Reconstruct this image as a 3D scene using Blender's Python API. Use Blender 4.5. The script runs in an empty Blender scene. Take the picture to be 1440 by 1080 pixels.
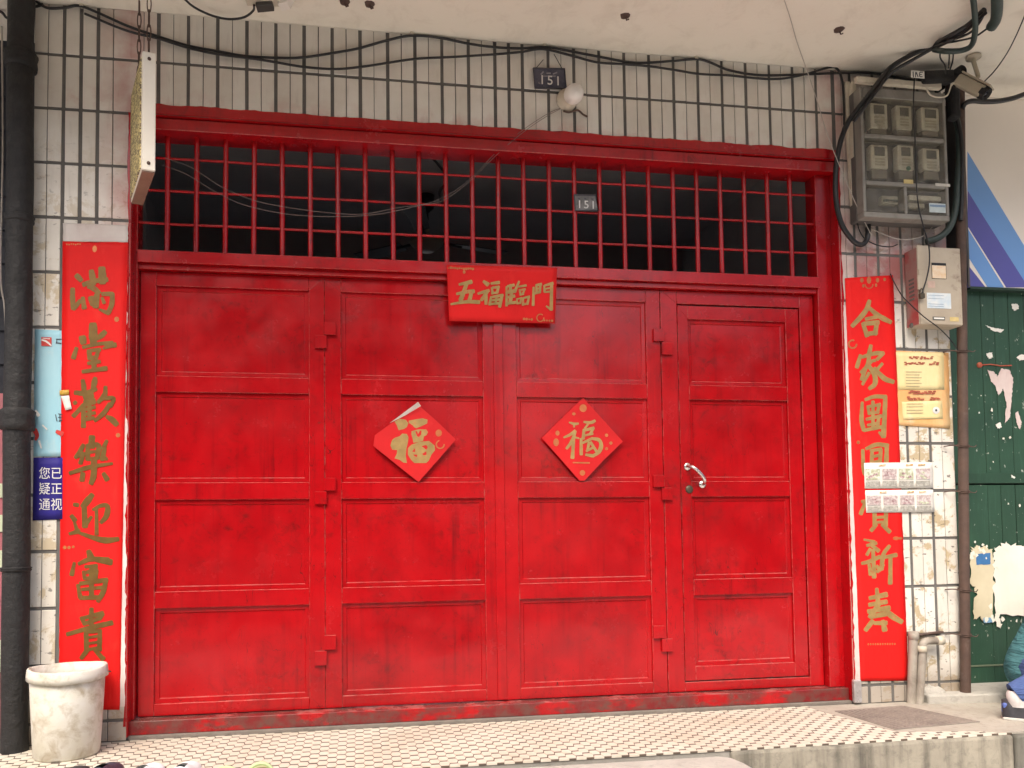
import bpy, bmesh, math, random
from mathutils import Vector, Matrix, noise as mnoise
random.seed(7)
SC = bpy.context.scene
C = SC.collection

# ------------------------------------------------------------------ camera
CAM = Vector((0.94944, -3.70353, 0.82418))
YAW, PIT, ROL, FPX, PPX, PPY = 0.157, 0.04415, -0.01176, 1120.355, 679.16, 692.098
FW = Vector((math.sin(YAW)*math.cos(PIT), math.cos(YAW)*math.cos(PIT), math.sin(PIT)))
R0 = Vector((math.cos(YAW), -math.sin(YAW), 0.0))
U0 = R0.cross(FW)
RT = R0*math.cos(ROL) + U0*math.sin(ROL)
UP = U0*math.cos(ROL) - R0*math.sin(ROL)
cd = bpy.data.cameras.new('camera'); cam = bpy.data.objects.new('camera', cd); C.objects.link(cam)
m = Matrix((RT, UP, -FW)).transposed().to_4x4(); m.translation = CAM
cam.matrix_world = m
cd.sensor_width = 36.0; cd.lens = FPX/1440*36
cd.shift_x = (720-PPX)/1440; cd.shift_y = (PPY-540)/1440
cd.clip_start = 0.05; cd.clip_end = 500
SC.camera = cam

# ------------------------------------------------------------------ sky, sun, exposure
SUN_EL, SUN_AZ = math.radians(52), math.radians(202)      # azimuth: compass from +Y, clockwise
w = bpy.data.worlds.new('World'); SC.world = w; w.use_nodes = True
nt = w.node_tree; nt.nodes.clear()
sky = nt.nodes.new('ShaderNodeTexSky'); sky.sky_type = 'NISHITA'; sky.sun_disc = False
sky.sun_elevation = SUN_EL; sky.sun_rotation = SUN_AZ
sky.air_density = 1.0; sky.dust_density = 6.0; sky.ozone_density = 0.6
bg = nt.nodes.new('ShaderNodeBackground'); bg.inputs['Strength'].default_value = 0.15
wo = nt.nodes.new('ShaderNodeOutputWorld')
nt.links.new(sky.outputs[0], bg.inputs[0]); nt.links.new(bg.outputs[0], wo.inputs[0])
sd = bpy.data.lights.new('sun', 'SUN'); sd.energy = 0.7; sd.angle = math.radians(24); sd.color = (1, 0.95, 0.87)
so = bpy.data.objects.new('sun', sd); C.objects.link(so)
sdir = Vector((math.sin(SUN_AZ)*math.cos(SUN_EL), math.cos(SUN_AZ)*math.cos(SUN_EL), math.sin(SUN_EL)))
so.rotation_euler = sdir.to_track_quat('Z', 'Y').to_euler(); so.location = (0, -8, 8)
SC.view_settings.view_transform = 'Standard'; SC.view_settings.look = 'None'
SC.view_settings.exposure = 1.13; SC.view_settings.use_curve_mapping = False

# ------------------------------------------------------------------ geometry helpers
def ray(u, v): return FW + RT*((u-PPX)/FPX) - UP*((v-PPY)/FPX)
def P(u, v, y):                       # point seen at (u, v) on the vertical plane y
    d = ray(u, v); return CAM + d*((y-CAM.y)/d.y)
def PF(u, v, z):                      # same on the level plane z
    d = ray(u, v); return CAM + d*((z-CAM.z)/d.z)
YW, ZF, ZC = -0.10, -0.062, 3.115     # tile face, porch floor, canopy soffit

ORG = {}
def _link(o, parent, org):
    C.objects.link(o)
    if parent is not None:
        o.parent = parent; o.location = Vector(org) - ORG[parent.name]
    else:
        o.location = org
    ORG[o.name] = Vector(org)
    return o
def thing(name, label, cat, org, group=None):
    o = bpy.data.objects.new(name, None); o.empty_display_size = 0.1
    _link(o, None, Vector(org)); tag(o, label, cat, group); return o
def tag(o, label=None, cat=None, group=None, kind=None):
    if label: o['label'] = label
    if cat: o['category'] = cat
    if group: o['group'] = group
    if kind: o['kind'] = kind
    return o

class MB:
    def __init__(s): s.v = []; s.f = []; s.sm = []
    def add(s, vs, fs, smooth=False):
        n = len(s.v); s.v += [Vector(p) for p in vs]
        s.f += [tuple(i+n for i in f) for f in fs]; s.sm += [smooth]*len(fs); return s
    def box(s, x0, x1, y0, y1, z0, z1):
        vs = [(x0,y0,z0),(x1,y0,z0),(x1,y1,z0),(x0,y1,z0),(x0,y0,z1),(x1,y0,z1),(x1,y1,z1),(x0,y1,z1)]
        return s.add(vs, [(0,3,2,1),(4,5,6,7),(0,1,5,4),(1,2,6,5),(2,3,7,6),(3,0,4,7)])
    def obox(s, c, ax, ay, az):        # oriented box: centre and three half vectors
        c, ax, ay, az = map(Vector, (c, ax, ay, az)); vs = []
        for k in (-1, 1):
            for (i, j) in ((-1,-1),(1,-1),(1,1),(-1,1)): vs.append(c+ax*i+ay*j+az*k)
        return s.add(vs, [(0,3,2,1),(4,5,6,7),(0,1,5,4),(1,2,6,5),(2,3,7,6),(3,0,4,7)])
    def tube(s, pts, r, n=8, cap=True):
        pts = [Vector(p) for p in pts]; rs = r if isinstance(r, (list, tuple)) else [r]*len(pts)
        rings = []; ref = None
        for i, p in enumerate(pts):
            t = (pts[min(i+1, len(pts)-1)] - pts[max(i-1, 0)]).normalized()
            if ref is None:
                ref = Vector((0,0,1)) if abs(t.z) < 0.9 else Vector((0,1,0))
            a = (ref - t*ref.dot(t))
            if a.length < 1e-5: a = t.orthogonal()
            a.normalize(); b = t.cross(a); ref = a
            rings.append([p + (a*math.cos(2*math.pi*k/n) + b*math.sin(2*math.pi*k/n))*rs[i] for k in range(n)])
        vs = [q for g in rings for q in g]; fs = []
        for i in range(len(pts)-1):
            for k in range(n):
                fs.append((i*n+k, i*n+(k+1) % n, (i+1)*n+(k+1) % n, (i+1)*n+k))
        s.add(vs, fs, True)
        if cap:
            s.add(rings[0], [tuple(reversed(range(n)))]); s.add(rings[-1], [tuple(range(n))])
        return s
    def lathe(s, base, prof, n=24, axis=None):
        base = Vector(base); ax = Vector(axis or (0,0,1)).normalized(); a = ax.orthogonal().normalized(); b = ax.cross(a)
        vs = []; fs = []
        for (r, h) in prof:
            for k in range(n):
                t = 2*math.pi*k/n; vs.append(base + ax*h + (a*math.cos(t)+b*math.sin(t))*r)
        for i in range(len(prof)-1):
            for k in range(n): fs.append((i*n+k, i*n+(k+1) % n, (i+1)*n+(k+1) % n, (i+1)*n+k))
        return s.add(vs, fs, True)
    def prism(s, poly, d, off=None):   # planar polygon, extruded by vector d
        d = Vector(d); n = len(poly); poly = [Vector(p) for p in poly]
        vs = poly + [p+d for p in poly]
        fs = [tuple(range(n)), tuple(reversed(range(n, 2*n)))] + [((i+1) % n, i, n+i, n+(i+1) % n) for i in range(n)]
        return s.add(vs, fs)
    def build(s, name, mat, parent=None, org=None, bevel=0.0, smooth=None, segs=1, edge=None):
        if org is None:
            xs = [p.x for p in s.v]; ys = [p.y for p in s.v]; zs = [p.z for p in s.v]
            org = Vector(((min(xs)+max(xs))/2, (min(ys)+max(ys))/2, min(zs)))
        org = Vector(org)
        me = bpy.data.meshes.new(name)
        me.from_pydata([p-org for p in s.v], [], s.f)
        for pl, q in zip(me.polygons, s.sm): pl.use_smooth = q if smooth is None else smooth
        bm = bmesh.new(); bm.from_mesh(me)
        bmesh.ops.recalc_face_normals(bm, faces=bm.faces)
        lv = [v for v in bm.verts if not v.link_faces]
        if lv: bmesh.ops.delete(bm, geom=lv, context='VERTS')
        if bevel:
            es = [e for e in bm.edges if len(e.link_faces) == 2 and e.calc_face_angle(0) > 0.6]
            rb = bmesh.ops.bevel(bm, geom=es, offset=bevel, segments=segs, affect='EDGES', profile=0.5, clamp_overlap=True)
            if edge:
                for fc_ in rb['faces']: fc_.material_index = 1
        bm.to_mesh(me); bm.free()
        me.materials.append(mat)
        if edge: me.materials.append(edge)
        o = bpy.data.objects.new(name, me)
        return _link(o, parent, org)

def smooth_path(pts, k=8):
    pts = [Vector(p) for p in pts]
    if len(pts) < 3: return pts
    q = [pts[0]*2-pts[1]] + pts + [pts[-1]*2-pts[-2]]; out = []
    for i in range(1, len(q)-2):
        for j in range(k):
            t = j/k; a, b, c, d = q[i-1], q[i], q[i+1], q[i+2]
            out.append(0.5*((2*b)+(c-a)*t+(2*a-5*b+4*c-d)*t*t+(3*b-a-3*c+d)*t*t*t))
    out.append(pts[-1]); return out
def cable(name, pts, r, mat, label, cat='cable', group=None, n=7):
    o = MB().tube(smooth_path(pts), r, n).build(name, mat); return tag(o, label, cat, group)
def text_mesh(body, size, origin, mat, name, parent, width=None, depth=0.0006, sx=1.0, bold=0.0, right=(1,0,0), up=(0,0,1)):
    cu = bpy.data.curves.new('txt', 'FONT'); cu.body = body; cu.size = size; cu.align_x = 'CENTER'; cu.extrude = depth/2
    cu.offset = bold
    t = bpy.data.objects.new('txt', cu); C.objects.link(t); bpy.context.view_layer.update()
    me = bpy.data.meshes.new_from_object(t.evaluated_get(bpy.context.evaluated_depsgraph_get()))
    C.objects.unlink(t); bpy.data.objects.remove(t)
    rt, u = Vector(right), Vector(up); nn = rt.cross(u)
    ymin = min(v.co.y for v in me.vertices); ymax = max(v.co.y for v in me.vertices)
    for v in me.vertices:
        c = v.co.copy(); v.co = rt*(c.x*sx) + u*(c.y-(ymin+ymax)/2) + nn*c.z
    me.materials.append(mat); me.name = name
    o = bpy.data.objects.new(name, me); return _link(o, parent, Vector(origin))

# ------------------------------------------------------------------ materials
class NT:
    def __init__(s, name):
        s.m = bpy.data.materials.new(name); s.m.use_nodes = True; s.t = s.m.node_tree
        s.b = s.t.nodes['Principled BSDF']
    def n(s, typ, **kw):
        q = s.t.nodes.new(typ)
        for k, v in kw.items():
            if k in q.inputs: q.inputs[k].default_value = v
            else: setattr(q, k, v)
        return q
    def l(s, a, b): s.t.links.new(a, b)
    def pos(s, scale=(1,1,1), off=(0,0,0)):
        g = s.n('ShaderNodeNewGeometry'); mp = s.n('ShaderNodeMapping'); s.l(g.outputs['Position'], mp.inputs['Vector'])
        mp.inputs['Scale'].default_value = scale; mp.inputs['Location'].default_value = off; return mp.outputs[0]
    def noise(s, scale, detail=4, rough=0.6, vec=None, dist=0.0):
        q = s.n('ShaderNodeTexNoise', Scale=scale, Detail=detail, Roughness=rough, Distortion=dist)
        s.l(vec if vec is not None else s.pos(), q.inputs['Vector']); return q.outputs['Fac']
    def ramp(s, fac, a, b, ca=(0,0,0,1), cb=(1,1,1,1)):
        q = s.n('ShaderNodeValToRGB'); e = q.color_ramp.elements
        e[0].position = a; e[1].position = b; e[0].color = ca; e[1].color = cb
        s.l(fac, q.inputs[0]); return q.outputs[0]
    def mix(s, fac, a, b, mode='MIX'):
        q = s.n('ShaderNodeMix', data_type='RGBA', blend_type=mode)
        for v, i in ((fac, 0), (a, 6), (b, 7)):
            if hasattr(v, 'links') or hasattr(v, 'is_linked'): s.l(v, q.inputs[i])
            else: q.inputs[i].default_value = v if i == 0 else (*v[:3], 1)
        return q.outputs[2]
    def math(s, op, a, b=0.0):
        q = s.n('ShaderNodeMath', operation=op)
        for v, i in ((a, 0), (b, 1)):
            if hasattr(v, 'is_linked'): s.l(v, q.inputs[i])
            else: q.inputs[i].default_value = v
        return q.outputs[0]
    def bump(s, fac, strength=0.2, dist=0.002, nrm=None):
        q = s.n('ShaderNodeBump', Strength=strength, Distance=dist); s.l(fac, q.inputs['Height'])
        if nrm is not None: s.l(nrm, q.inputs['Normal'])
        return q.outputs[0]
    def nz(s):
        g = s.n('ShaderNodeNewGeometry'); sp = s.n('ShaderNodeSeparateXYZ'); s.l(g.outputs['Normal'], sp.inputs[0]); return sp.outputs[2]
    def xyz(s):
        g = s.n('ShaderNodeNewGeometry'); sp = s.n('ShaderNodeSeparateXYZ'); s.l(g.outputs['Position'], sp.inputs[0]); return sp.outputs

def mat(name, c1, c2=None, rough=0.6, scale=6.0, bump=0.25, bs=60, bd=0.001, dirt=None, dirt_amt=(0.55, 0.75), dscale=9, metal=0.0,
        dust=None, rnd=0.0, spec=0.5, coat=0.0):
    s = NT(name); c2 = c2 or tuple(x*0.75 for x in c1)
    col = s.mix(s.ramp(s.noise(scale, 6), 0.3, 0.7), c1, c2)
    if dirt:
        col = s.mix(s.ramp(s.noise(dscale, 8, 0.65, dist=0.4), *dirt_amt), col, dirt)
    if rnd:
        oi = s.n('ShaderNodeObjectInfo'); hv = s.n('ShaderNodeHueSaturation')
        s.l(s.math('ADD', s.math('MULTIPLY', oi.outputs['Random'], rnd*2), 1-rnd), hv.inputs['Value'])
        s.l(col, hv.inputs['Color']); col = hv.outputs[0]
    if dust:
        col = s.mix(s.math('MULTIPLY', s.ramp(s.nz(), 0.5, 0.95), 0.75), col, dust)
    s.l(col, s.b.inputs['Base Color'])
    s.l(s.ramp(s.noise(scale*3, 4), 0.2, 0.8, (rough*0.8,)*3+(1,), (min(1, rough*1.2),)*3+(1,)), s.b.inputs['Roughness'])
    s.b.inputs['Metallic'].default_value = metal; s.b.inputs['Specular IOR Level'].default_value = spec
    s.b.inputs['Coat Weight'].default_value = coat
    if bump: s.l(s.bump(s.noise(bs, 5), bump, bd), s.b.inputs['Normal'])
    return s.m

def gate_paint(name, wear=0.0, edge=False):
    s = NT(name)
    big = s.noise(1.6, 5, 0.55); med = s.noise(7, 6, 0.6)
    col = s.mix(s.ramp(big, 0.3, 0.7), (0.42, 0.0032, 0.0064), (0.275, 0.0026, 0.0052))
    col = s.mix(s.math('MULTIPLY', s.ramp(med, 0.42, 0.72), 0.5), col, (0.50, 0.0068, 0.0100))
    # sooty streaks that run down the sheets
    st = s.noise(1.0, 6, 0.6, vec=s.pos((34, 34, 1.7)))
    stm = s.math('MULTIPLY', s.ramp(st, 0.52, 0.74), s.ramp(s.noise(2.3, 3), 0.38, 0.66))
    col = s.mix(s.math('MULTIPLY', stm, 0.8), col, (0.12, 0.004, 0.006))
    # blotchy grime
    gr = s.math('MULTIPLY', s.ramp(s.noise(22, 8, 0.72, dist=0.6), 0.50, 0.68), s.ramp(s.noise(3.1, 4), 0.40, 0.65))
    col = s.mix(s.math('MULTIPLY', gr, 0.85), col, (0.13, 0.008, 0.008))
    # scratches
    sn = s.noise(5.0, 2, 0.5, vec=s.pos((3.2, 3.2, 0.8), (0.3, 0, 0.9)), dist=0.3)
    sc_ = s.math('LESS_THAN', s.math('ABSOLUTE', s.math('SUBTRACT', sn, 0.5)), 0.0022)
    sc_ = s.math('MULTIPLY', sc_, s.ramp(s.noise(2.7, 3, 0.5, vec=s.pos((1, 1, 1), (5, 2, 3))), 0.55, 0.62))
    col = s.mix(s.math('MULTIPLY', sc_, 0.75), col, (0.055, 0.010, 0.010))
    # chips and flyspecks
    sp = s.ramp(s.noise(120, 3, 0.5), 0.67, 0.73)
    col = s.mix(s.math('MULTIPLY', sp, 0.7), col, (0.06, 0.010, 0.010))
    # rust freckles where the paint has lifted, and hand grime about the wicket's lock
    rf = s.math('MULTIPLY', s.ramp(s.noise(60, 5, 0.65, dist=0.5), 0.66, 0.70), s.ramp(s.noise(4.4, 3, 0.5, vec=s.pos((1, 1, 1), (9, 1, 4))), 0.50, 0.62))
    col = s.mix(s.math('MULTIPLY', rf, 0.85), col, (0.085, 0.030, 0.020))
    vd = s.n('ShaderNodeVectorMath', operation='DISTANCE'); s.l(s.pos(), vd.inputs[0]); vd.inputs[1].default_value = (2.62, 0.0, 0.99)
    hg = s.math('MULTIPLY', s.math('SUBTRACT', 1.0, s.ramp(vd.outputs['Value'], 0.04, 0.26)), s.ramp(s.noise(16, 6, 0.7), 0.38, 0.62))
    col = s.mix(s.math('MULTIPLY', hg, 0.55), col, (0.10, 0.012, 0.012))
    if edge:      # paint rubbed thin along the arrises
        ed = s.ramp(s.noise(26, 6, 0.7), 0.42, 0.62)
        col = s.mix(s.math('MULTIPLY', ed, 0.6), col, (0.50, 0.13, 0.11))
    # dust lying on ledges
    du = s.math('MULTIPLY', s.ramp(s.nz(), 0.55, 0.95), s.ramp(s.noise(18, 5), 0.3, 0.6))
    col = s.mix(s.math('MULTIPLY', du, 0.7), col, (0.36, 0.19, 0.17))
    if wear:
        wm = s.ramp(s.noise(6.5, 8, 0.65, vec=s.pos((1.0, 1, 2.0))), 0.42, 0.52)
        col = s.mix(s.math('MULTIPLY', wm, 0.85), col, s.mix(s.ramp(s.noise(15, 5), 0.4, 0.6), (0.15, 0.016, 0.018), (0.095, 0.055, 0.045)))
    s.l(col, s.b.inputs['Base Color'])
    s.l(s.ramp(s.noise(4, 7, 0.7), 0.3, 0.75, (0.13,)*3+(1,), (0.34,)*3+(1,)), s.b.inputs['Roughness'])
    s.b.inputs['Specular IOR Level'].default_value = 0.44
    nb = s.bump(s.noise(2.2, 2, 0.4), 0.55, 0.024)
    nb = s.bump(s.noise(140, 3), 0.10, 0.0012, nb)
    nb = s.bump(s.noise(30, 6, 0.7), 0.16, 0.0018, nb)
    s.l(nb, s.b.inputs['Normal'])
    return s.m

def tile_mat(name):
    s = NT(name)
    oi = s.n('ShaderNodeObjectInfo'); X, Y, Z = s.xyz()
    col = s.mix(oi.outputs['Random'], (0.66, 0.63, 0.56), (0.75, 0.725, 0.66))
    col = s.mix(s.math('MULTIPLY', s.ramp(s.noise(5, 6), 0.4, 0.7), 0.35), col, (0.46, 0.40, 0.32))
    # grime rising from the joints' cloth-wiped smears
    col = s.mix(s.math('MULTIPLY', s.ramp(s.noise(1.0, 6, 0.65, vec=s.pos((40, 40, 5))), 0.55, 0.8), 0.30), col, (0.30, 0.26, 0.21))
    # torn-off poster residue, thick on the two piers, below head height
    lo = s.math('SUBTRACT', 1.0, s.ramp(Z, 0.0, 1.0))
    pierR = s.ramp(s.math('DIVIDE', X, 10.0), 0.335, 0.345)
    pierL = s.math('SUBTRACT', 1.0, s.ramp(s.math('DIVIDE', X, 10.0), 0.0, 0.002))
    reg = s.math('MAXIMUM', pierR, s.math('MULTIPLY', pierL, 0.8))
    hgt = s.math('SUBTRACT', 1.0, s.ramp(s.math('DIVIDE', Z, 10.0), 0.20, 0.262))
    rs = s.math('MULTIPLY', s.math('MULTIPLY', reg, hgt), s.ramp(s.noise(8, 7, 0.7, dist=0.5), 0.52, 0.57))
    col = s.mix(s.math('MULTIPLY', rs, 0.85), col, (0.44, 0.34, 0.19))
    rs2 = s.math('MULTIPLY', s.math('MULTIPLY', reg, hgt), s.ramp(s.noise(26, 5, 0.6, vec=s.pos((1, 1, 2.2), (3.1, 0, 1.7))), 0.64, 0.67))
    col = s.mix(s.math('MULTIPLY', rs2, 0.85), col, (0.10, 0.085, 0.07))
    # overspray from the gate's red paint on the tiles next to it
    dx = s.math('MINIMUM', s.math('ABSOLUTE', s.math('ADD', X, 0.02)), s.math('ABSOLUTE', s.math('SUBTRACT', X, 3.345)))
    ov = s.math('SUBTRACT', 1.0, s.ramp(dx, 0.0, 0.16))
    ov = s.math('MULTIPLY', s.math('MULTIPLY', ov, s.ramp(s.math('DIVIDE', Z, 10.0), 0.19, 0.215)), s.ramp(s.noise(7, 4), 0.32, 0.7))
    col = s.mix(s.math('MULTIPLY', ov, 0.7), col, (0.45, 0.10, 0.10))
    up = s.math('MULTIPLY', s.math('SUBTRACT', 1.0, s.ramp(s.math('ABSOLUTE', s.math('SUBTRACT', Z, 2.70)), 0.0, 0.09)), s.ramp(s.noise(9, 5), 0.5, 0.75))
    col = s.mix(s.math('MULTIPLY', up, 0.55), col, (0.45, 0.14, 0.12))
    so_ = s.math('MULTIPLY', s.math('MULTIPLY', pierR, s.ramp(s.math('DIVIDE', Z, 10.0), 0.190, 0.215)), s.ramp(s.noise(4.5, 6, 0.6), 0.30, 0.62))
    col = s.mix(s.math('MULTIPLY', so_, 0.75), col, (0.17, 0.14, 0.12))
    os_ = s.math('MULTIPLY', s.math('MULTIPLY', pierR, s.math('SUBTRACT', 1.0, s.ramp(s.math('ABSOLUTE', s.math('SUBTRACT', Z, 2.12)), 0.06, 0.26))), s.ramp(s.noise(6, 5), 0.28, 0.5))
    col = s.mix(s.math('MULTIPLY', os_, 0.85), col, (0.34, 0.10, 0.10))
    pd_ = s.math('SUBTRACT', 1.0, s.ramp(s.math('ADD', Z, s.math('MULTIPLY', s.noise(9, 6, 0.7), 0.12)), 0.09, 0.19))
    col = s.mix(s.math('MULTIPLY', pd_, 0.75), col, (0.30, 0.25, 0.20))
    s.l(col, s.b.inputs['Base Color'])
    s.l(s.ramp(s.noise(12, 4), 0.3, 0.7, (0.28,)*3+(1,), (0.5,)*3+(1,)), s.b.inputs['Roughness'])
    s.l(s.bump(s.noise(40, 4), 0.12, 0.001), s.b.inputs['Normal'])
    return s.m

def concrete(name, c1, c2, c3, sc=3.0, streak=0.0, bump=0.6):
    s = NT(name)
    col = s.mix(s.ramp(s.noise(sc, 8, 0.65), 0.3, 0.7), c1, c2)
    col = s.mix(s.math('MULTIPLY', s.ramp(s.noise(sc*6, 8, 0.7, dist=0.5), 0.5, 0.72), 0.6), col, c3)
    if streak:
        st = s.ramp(s.noise(1.0, 6, 0.6, vec=s.pos((16, 16, 1.2))), 0.45, 0.72)
        col = s.mix(s.math('MULTIPLY', st, streak), col, tuple(x*0.3 for x in c3))
    s.l(col, s.b.inputs['Base Color']); s.b.inputs['Roughness'].default_value = 0.85
    nb = s.bump(s.noise(sc*14, 8, 0.7), bump, 0.006); nb = s.bump(s.noise(220, 3), bump*0.4, 0.001, nb)
    s.l(nb, s.b.inputs['Normal']); return s.m

def paper(name, c, c2=None, fade=None, crease=0.4):
    s = NT(name); c2 = c2 or tuple(x*0.86 for x in c)
    col = s.mix(s.ramp(s.noise(4, 4), 0.35, 0.65), c, c2)
    if fade: col = s.mix(s.math('MULTIPLY', s.ramp(s.noise(9, 7, 0.65, vec=s.pos((1,1,0.6))), 0.58, 0.75), 0.6), col, fade)
    s.l(col, s.b.inputs['Base Color']); s.b.inputs['Roughness'].default_value = 0.6; s.b.inputs['Specular IOR Level'].default_value = 0.22
    nb = s.bump(s.noise(1.0, 4, 0.6, vec=s.pos((26, 26, 4))), crease, 0.004)
    nb = s.bump(s.noise(30, 5, 0.6), crease*0.4, 0.002, nb)
    s.l(nb, s.b.inputs['Normal']); return s.m

RED = gate_paint('red_gate_enamel'); REDW = gate_paint('red_gate_enamel_scuffed', 1.0); REDE = gate_paint('red_gate_enamel_rubbed_edge', 0, True)
TILE = tile_mat('cream_strip_tile')
GROUT = mat('dark_cement_joint', (0.155, 0.148, 0.135), (0.105, 0.10, 0.094), 0.95, 9, 0.7, 120, 0.002)
SOFF = concrete('limewashed_soffit', (0.80, 0.76, 0.66), (0.75, 0.70, 0.595), (0.62, 0.57, 0.47), 1.3, 0, 0.25)
CONC = concrete('grey_concrete', (0.36, 0.34, 0.30), (0.26, 0.25, 0.22), (0.15, 0.14, 0.12), 3.0)
CONCD = concrete('stained_kerb_concrete', (0.36, 0.33, 0.26), (0.22, 0.20, 0.16), (0.10, 0.095, 0.08), 4.0, 0.75)
CONCL = concrete('pale_step_concrete', (0.50, 0.48, 0.43), (0.40, 0.38, 0.34), (0.26, 0.245, 0.22), 5.0, 0, 0.9)
BLACKP = mat('tarry_cast_iron', (0.014, 0.0135, 0.0135), (0.007, 0.007, 0.0075), 0.7, 7, 1.0, 22, 0.010, dirt=(0.036, 0.032, 0.028), dirt_amt=(0.6, 0.8))
CABLE = mat('black_cable_sheath', (0.018, 0.018, 0.019), (0.010, 0.010, 0.011), 0.45, 20, 0.15, dust=(0.10, 0.09, 0.08))
HOSE = mat('green_grey_conduit', (0.040, 0.062, 0.055), (0.026, 0.042, 0.038), 0.5, 20, 0.2, dust=(0.12, 0.11, 0.10))
WIREW = mat('pale_thin_wire', (0.50, 0.46, 0.40), (0.38, 0.34, 0.30), 0.5, 20, 0)
WIRED = mat('dull_thin_wire', (0.22, 0.17, 0.15), (0.16, 0.12, 0.11), 0.6, 20, 0)
PVC = mat('aged_white_plastic', (0.62, 0.57, 0.46), (0.50, 0.45, 0.35), 0.5, 8, 0.2, dirt=(0.28, 0.23, 0.16), dirt_amt=(0.58, 0.8))
PVCG = mat('dusty_grey_plastic_pipe', (0.40, 0.36, 0.30), (0.29, 0.26, 0.22), 0.6, 9, 0.3, dirt=(0.17, 0.14, 0.11), dirt_amt=(0.5, 0.75))
RUST = mat('rusty_brown_iron', (0.105, 0.062, 0.045), (0.065, 0.040, 0.032), 0.75, 12, 0.6, 50, 0.003, dirt=(0.16, 0.12, 0.10), dirt_amt=(0.6, 0.8))
CPRED = paper('couplet_red_paper', (0.74, 0.011, 0.009), (0.64, 0.010, 0.010), (0.78, 0.045, 0.028), 0.8)
BNRED = paper('banner_red_paper', (0.66, 0.012, 0.012), (0.56, 0.010, 0.010), (0.70, 0.03, 0.02), 0.7)
FURED = paper('diamond_red_paper', (0.58, 0.014, 0.016), (0.48, 0.012, 0.014), (0.66, 0.05, 0.04), 0.7)
TORN = paper('torn_white_paper', (0.74, 0.66, 0.62), (0.60, 0.45, 0.42), (0.55, 0.30, 0.28), 0.9)
WHITEP = paper('white_paper', (0.82, 0.80, 0.74), (0.74, 0.71, 0.64), None, 0.6)
def gold(name, c):
    return mat(name, c, tuple(x*0.66 for x in c), 0.40, 22, 0.25, 90, metal=0.4, dirt=(c[0]*1.1, c[1]*0.45, c[2]*0.5), dirt_amt=(0.56, 0.72), dscale=34)
GOLDO = gold('gold_ink_dark_reflection', (0.23, 0.135, 0.036)); GOLDP = gold('gold_ink_bright_reflection', (0.50, 0.33, 0.12))  # one gold foil in two colours, dark reflections in the first, bright in the second
GOLDF = gold('worn_gold_ink', (0.62, 0.20, 0.07))
STEEL = mat('chromed_handle', (0.75, 0.73, 0.70), (0.62, 0.60, 0.57), 0.28, 20, 0.1, metal=1.0)
BRASS = mat('tarnished_lock_brass', (0.12, 0.095, 0.06), (0.07, 0.06, 0.045), 0.5, 40, 0.3, metal=0.6)

# ================================================================== SETTING
tag(MB().box(-150, 150, -150, 150, -0.9, -0.40).build('street', concrete('worn_asphalt', (0.075, 0.072, 0.068), (0.055, 0.053, 0.051), (0.04, 0.04, 0.04), 1.5)), kind='structure')
tag(MB().box(-60, 60, -3.9, 1.2, -0.70, -0.34).build('pavement', concrete('pale_pavement_concrete', (0.70, 0.68, 0.64), (0.64, 0.62, 0.58), (0.50, 0.48, 0.45), 1.5), bevel=0.02), kind='structure')
# unseen frontage added: near-black with a gap, to shape reflections in the gate's paint
OPP = mat('unseen_frontage_black', (0.028, 0.030, 0.026), (0.020, 0.022, 0.019), 0.9, 0.6, 0.2); OPD = mat('unseen_frontage_glass', (0.03, 0.035, 0.04), None, 0.3, 2, 0)
ob = MB()
for (xa, xb, h) in ((-30, -12, 7.5), (-11.9, -3.2, 6.0), (-3.1, 3.3, 6.8), (8.4, 16, 6.0), (16.1, 34, 7)): ob.box(xa, xb, -22, -10.5, -0.405, h)
tag(ob.build('unseen_street_frontage', OPP), kind='structure')
ow = MB()
for k in range(-28, 32, 2):
    if not (3.0 < k+0.6 < 8.2):
        for z in (0.0, 3.2): ow.box(k*1.0, k+1.3, -10.52, -10.49, z, z+2.0)
ow.build('window', OPD, bpy.data.objects['unseen_street_frontage'])['kind'] = 'stuff'
# canopy slab
MB_ = MB()
nx, ny = 60, 14
for j in range(ny+1):
    for i in range(nx+1):
        x = -3+i*(12/nx); y = -0.102-j*(1.0/ny)
        MB_.v.append(Vector((x, y, ZC + 0.006*mnoise.noise(Vector((x*0.9, y*0.9, 0))) + 0.0025*mnoise.noise(Vector((x*4, y*4, 3))))))
for j in range(ny):
    for i in range(nx):
        a = j*(nx+1)+i; MB_.f.append((a, a+1, a+nx+2, a+nx+1)); MB_.sm.append(True)
MB_.box(-3, 9, -0.1015, 0.7, ZC+0.0005, ZC+0.159)
MB_.box(-3, 9, -1.102, -0.102, ZC+0.02, ZC+0.16)
MB_.box(-3, 9, -1.15, -1.102, ZC-0.06, ZC+0.16)
tag(MB_.build('canopy_slab', SOFF), kind='structure')
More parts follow.
